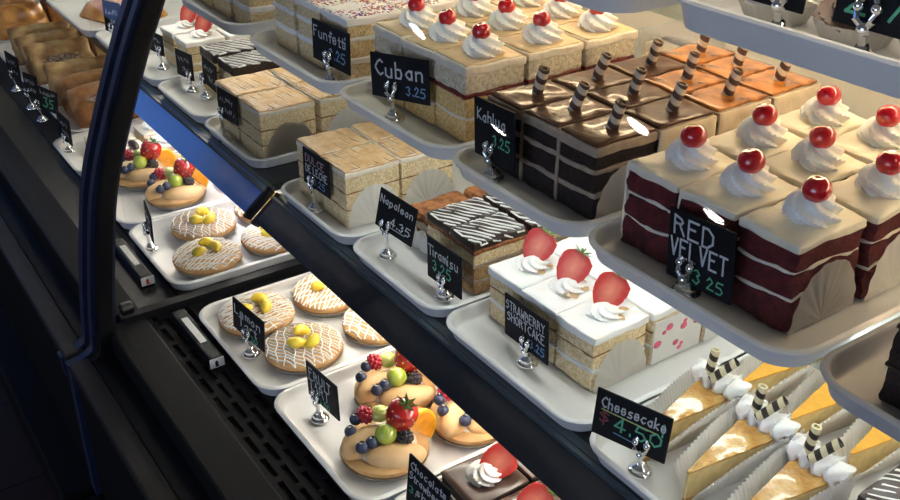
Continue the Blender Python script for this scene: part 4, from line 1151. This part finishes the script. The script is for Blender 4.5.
# turnovers on the deck
tray(-2.94, -2.536, .530, .96, Z_DECK, 'ivory tray on the deck under the golden turnovers by the dark post')
tray(-3.45, -2.945, .530, .98, Z_DECK, 'ivory tray on the deck under the far turnovers')
tray(-4.05, -3.465, .530, .98, Z_DECK, 'ivory tray on the deck under the farthest pastries')
def mk_flat_turnover(r, seed=0, m='puff_pale', tip=True):
    """flat folded rectangle of puff pastry with a filled slit along its top"""
    L, W, T = .185, .13, .032
    bm = slab(L, W, T, 0, 16, .0050, seed, .012, .006, 30)
    for v in bm.verts:
        if v.co.z > T*.7:
            q = math.exp(-(v.co.y/(W*.20))**2)*math.exp(-(v.co.x/(L*.32))**4)
            v.co.z += (.010*math.exp(-((abs(v.co.y)-W*.27)/(W*.1))**2)-.010*q)*max(0, 1-(abs(v.co.x)/(L*.5))**4)
    obj('pastry', bm, M[m], r)
    bm = slab(L*1.02, W*1.03, .008, .010, 10, .004, seed+3, .003, 0, 60); obj('flaky_edge', bm, M['flaky'], r)
    if tip:
        bm = bmesh.new(); rng = random.Random(seed)
        ball(bm, (0, 0, -.002), 1, 20, (L*.30, W*.14, .005))
        for q in range(70):
            a = rng.uniform(0, 2*PI); rr = rng.random()**.5
            ball(bm, (L*.30*rr*math.cos(a), W*.13*rr*math.sin(a), .002+.002*(1-rr)), rng.uniform(.002, .0045), 6, (1.3, 1, .8))
        obj('filling', bm, M['sugar'], r, loc=(0, 0, T-.007))
to = [P_('turnover', mk_turnover, seed=1), P_('turnover', mk_flat_turnover, seed=2), P_('turnover', mk_flat_turnover, seed=5, tip=False), P_('turnover', mk_turnover, seed=6, m='puff_orange', tip=False)]
TO = [(-2.622, .655, 0, 'golden turnover with dark filling beside the dark post'), (-2.726, .650, 0, 'golden turnover with dark filling, second from the dark post'), (-2.830, .655, 1, 'pale turnover with filled slit behind the turquoise priced sign'),
      (-2.622, .850, 1, 'pale turnover with filled slit, back row, by the dark post'), (-2.726, .850, 2, 'plain pale turnover, back row, second from the dark post'), (-2.830, .850, 1, 'pale turnover with filled slit, back row, third from the dark post'),
      (-3.045, .655, 1, 'pale turnover with filled slit, first on the far turnover tray'), (-3.151, .655, 2, 'plain pale turnover leaning in the middle of the far turnover tray'), (-3.257, .655, 1, 'pale turnover with filled slit, farther half of the far turnover tray'),
      (-3.045, .850, 2, 'plain pale turnover, back row, under the orange pastry tray'), (-3.151, .850, 1, 'pale turnover with filled slit, back row, under the orange pastry tray'), (-3.257, .850, 3, 'orange turnover, back row, on the far turnover tray'),
      (-3.565, .655, 3, 'orange turnover at the start of the farthest tray'), (-3.671, .655, 0, 'golden turnover on the farthest tray, front row'), (-3.777, .655, 3, 'orange turnover at the end of the farthest tray'),
      (-3.565, .850, 3, 'orange turnover on the farthest tray, back row'), (-3.671, .850, 0, 'golden turnover on the farthest tray, back row')]
for k, (x, y, t, lb) in enumerate(TO):
    th = math.radians(43)
    o = put(to[t], (x, y, zd+.067*math.sin(th)+.002), 0, lb, 'pastry', 'turnovers on the deck')
    o.rotation_euler = (th, 0, math.radians(90+4*math.sin(k*2.1)))

# ------------------------------------------------------------------ price signs
S = sign
def scrib(seed, rows):
    """chalk marks too small to read: (colour, x0, x1, y, height)"""
    rng = random.Random(seed); out = []
    for c, x0, x1, y, h in rows:
        x = x0
        while x < x1:
            n = rng.choice((3, 4)); wd = .055
            out.append((c, [(x+wd*k/(n-1)+rng.uniform(-.01, .01), y+h*(rng.random() if k else rng.choice((0, 1)))) for k in range(n)], .0012)); x += wd+.045
    return out
def sg(x, y, zrel, *a, **k): return S(x, y, CAMZ+zrel+.002, *a, **k)
sg(-1.326, .681, -.53, -.004, .060, -.6, 1.9, .122, .064, 'black sign lettered Funfetti in front of the sprinkle cakes', [('Funfetti', 'chalk', .06, .60, .26), ('3.25', 'chalk_blue', .48, .22, .24)])
sg(-1.144, .684, -.53, .009, .063, 17.9, 4, .107, .064, 'black sign lettered Cuban in front of the yellow cherry cakes', [('Cuban', 'chalk', .10, .50, .34), ('3.25', 'chalk_blue', .62, .16, .20)])
sg(-.902, .680, -.53, -.004, .060, -10, 8, .108, .074, 'black sign lettered Kahlua in front of the chocolate wafer cakes', [('Kahlua', 'chalk', .10, .64, .19), ('3.25', 'chalk_green', .50, .30, .18)])
sg(-.570, .680, -.53, .009, .049, -5.3, 7, .092, .074, 'black sign lettered Red Velvet in front of the red velvet slices', [('RED', 'chalk', .10, .66, .26), ('VELVET', 'chalk', .06, .36, .25), ('3', 'chalk_green', .44, .08, .20), ('25', 'chalk_green', .66, .08, .16)])
sg(-1.374, .514, -1.01, -.004, .061, 8.2, -4, .098, .063, 'black sign lettered Lemon Tart on the near lemon tart tray', [('Lemon', 'chalk', .08, .58, .26), ('Tart', 'chalk', .22, .28, .26), ('3.50', 'chalk_green', .44, .05, .17)])
sg(-1.147, .531, -1.01, .009, .062, -.6, 7, .105, .061, 'black sign lettered Fruit Tart on the near fruit tart tray', [('FRUIT', 'chalk', .10, .60, .27), ('TART', 'chalk', .08, .27, .28), ('3.50', 'chalk_green', .40, .04, .17)])
sg(-.843, .530, -1.01, .007, .076, 5.3, -4, .087, .085, 'black sign lettered Chocolate Strawberry Short beside the chocolate squares', [('Chocolate', 'chalk', .08, .76, .15), ('Strawberry', 'chalk', .06, .54, .15), ('short', 'chalk', .24, .32, .15), ('3.', 'chalk_green', .08, .26, .14), ('cake', 'chalk', .24, .10, .15)])
sg(-1.489, .714, -.83, .006, .079, .7, 1.3, .099, .070, 'black sign lettered Dulce de Leche in front of the caramel cream cakes', [('DULCE', 'chalk_pink', .12, .66, .20), ('DE LECHE', 'chalk', .12, .38, .20), ('3.25', 'chalk_blue', .42, .12, .18)])
sg(-1.264, .735, -.83, .018, .080, 15.4, -11, .084, .074, 'black tilted sign lettered Napoleon in front of the flaky custard pastry', [('Napoleon', 'chalk', .06, .68, .19), ('4.35', 'chalk', .40, .22, .20)], [('chalk', [(.40, .16), (.80, .17)], .0010)])
sg(-1.100, .741, -.83, -.007, .052, -4, 5, .105, .071, 'black sign lettered Tiramisu in front of the white drizzled coffee cakes', [('Tiramisu', 'chalk', .06, .60, .24), ('3.25', 'chalk_green', .18, .28, .24)])
sg(-.886, .739, -.83, -.014, .052, -8, 8, .118, .066, 'black sign lettered Strawberry Shortcake in front of the strawberry shortcakes', [('STRAWBERRY', 'chalk', .05, .68, .20), ('SHORTCAKE', 'chalk', .08, .42, .20), ('3.25', 'chalk_blue', .62, .14, .18)])
sg(-.630, .712, -.83, -.019, .062, 20.8, -2.4, .099, .068, 'black sign lettered Cheesecake 4.50 in front of the cheesecake wedges', [('Cheesecake', 'chalk', .09, .66, .22), ('4.50', 'chalk_green', .30, .28, .28), ('$', 'chalk_red', .09, .34, .22), ('!', 'chalk_green', .88, .55, .26)],
   [('chalk_yellow', [(.10, .60), (.86, .56)], .0016), ('chalk_blue', [(.30, .20), (.62, .16)], .0010)])
# beyond the partition
sg(-1.898, .712, -.83, .016, .081, 2.6, .7, .092, .064, 'dark sign in front of the striped cream cakes beyond the partition', [], scrib(1, [('chalk', .15, .80, .58, .18), ('chalk', .40, .80, .24, .18)]))
sg(-2.221, .764, -.83, -.039, .058, 3.4, 3.7, .094, .064, 'dark sign in front of the black topped cakes, nearer the strawberry cakes', [], scrib(2, [('chalk', .15, .80, .58, .18), ('chalk', .40, .80, .24, .18)]))
sg(-2.165, .776, -.83, .027, .066, 1, -5.5, .079, .066, 'dark bluish sign in front of the black topped cakes, nearer the striped cakes', [], scrib(3, [('chalk', .15, .80, .58, .18), ('chalk', .40, .80, .24, .18)]))
sg(-2.425, .764, -.83, -.030, .061, 4, 1.7, .086, .053, 'dark sign in front of the strawberry cakes beside the dark post', [], scrib(4, [('chalk', .15, .80, .58, .18), ('chalk', .40, .80, .24, .18)]))
sg(-2.700, .73, -.83, -.0, .075, 20, 0, .075, .085, 'tall dark sign on the tray corner beyond the dark post', [], scrib(5, [('chalk', .15, .80, .58, .18), ('chalk', .40, .80, .24, .18)]))
sg(-2.844, .506, -1.0145, .012, .069, 21.2, -2.4, .062, .068, 'dark sign by the turnovers, farther of the pair', [], scrib(6, [('chalk', .15, .80, .58, .18), ('chalk', .40, .80, .24, .18)]))
sg(-2.732, .506, -1.0145, .035, .065, 27, -8.4, .072, .064, 'dark sign by the turnovers with a turquoise price', [], scrib(31, [('chalk', .12, .88, .68, .20)])+[('chalk_green', [(.30, .56), (.46, .58), (.40, .40), (.50, .30), (.42, .16), (.26, .18)], .0040), ('chalk_green', [(.78, .56), (.62, .54), (.62, .40), (.76, .36), (.74, .20), (.60, .18)], .0040)])
sg(-2.474, .506, -1.0145, -.016, .060, 3.4, -.9, .096, .069, 'dark sign by the turnovers beside the dark post', [], scrib(8, [('chalk', .15, .80, .58, .18), ('chalk', .40, .80, .24, .18)]))
sg(-3.02, .506, -1.0145, .0, .075, 10, -2, .090, .072, 'dark bluish sign by the turnovers, farthest along the deck', [], scrib(9, [('chalk', .15, .80, .58, .18), ('chalk', .40, .80, .24, .18)]))
sg(-2.170, .500, -1.01, .0, .066, -7, -2, .08, .06, 'dark sign seen edge on by the fruit tarts beyond the partition', [], scrib(10, [('chalk', .15, .80, .58, .18), ('chalk', .40, .80, .24, .18)]))
sg(-1.845, .500, -1.01, .0, .066, -10, -2, .08, .06, 'dark sign seen edge on by the lemon tarts beyond the partition', [], scrib(11, [('chalk', .15, .80, .58, .18), ('chalk', .40, .80, .24, .18)]))
# upper shelf
sg(-.521, .693, -.254, -.030, .057, 6, -2, .100, .062, 'dark card lettered Nut in front of the upper cupcakes', [('NUT', 'chalk_green', .08, .24, .28), ('2.75', 'chalk_green', .50, .58, .22)])
sg(-.439, .693, -.254, .020, .057, 6, -2, .100, .062, 'dark card with 2.75 price in front of the upper cupcakes', [('2.75', 'chalk_green', .10, .18, .34)])

# ------------------------------------------------------------------ light
for (x, y, lb) in ((-5.35, -4.94, 'round ceiling downlight, nearer row, closest to the case'), (-4.93, -5.90, 'round ceiling downlight, second row, closest to the case'),
                   (-8.75, -5.0, 'round ceiling downlight, nearer row, far end'), (-8.6, -6.6, 'round ceiling downlight, second row, far end')):
    downlight(x, y, lb)
w = bpy.data.worlds.new('world'); bpy.context.scene.world = w; w.use_nodes = True
w.node_tree.nodes['Background'].inputs[0].default_value = (.55, .65, .85, 1); w.node_tree.nodes['Background'].inputs[1].default_value = .12

sc_ = bpy.context.scene
sc_.view_settings.view_transform = 'Standard'; sc_.view_settings.look = 'None'
sc_.view_settings.exposure = 0.12; sc_.view_settings.gamma = 1
sc_.cycles.use_denoising = True
sc_.cycles.max_bounces = 10; sc_.cycles.transparent_max_bounces = 16
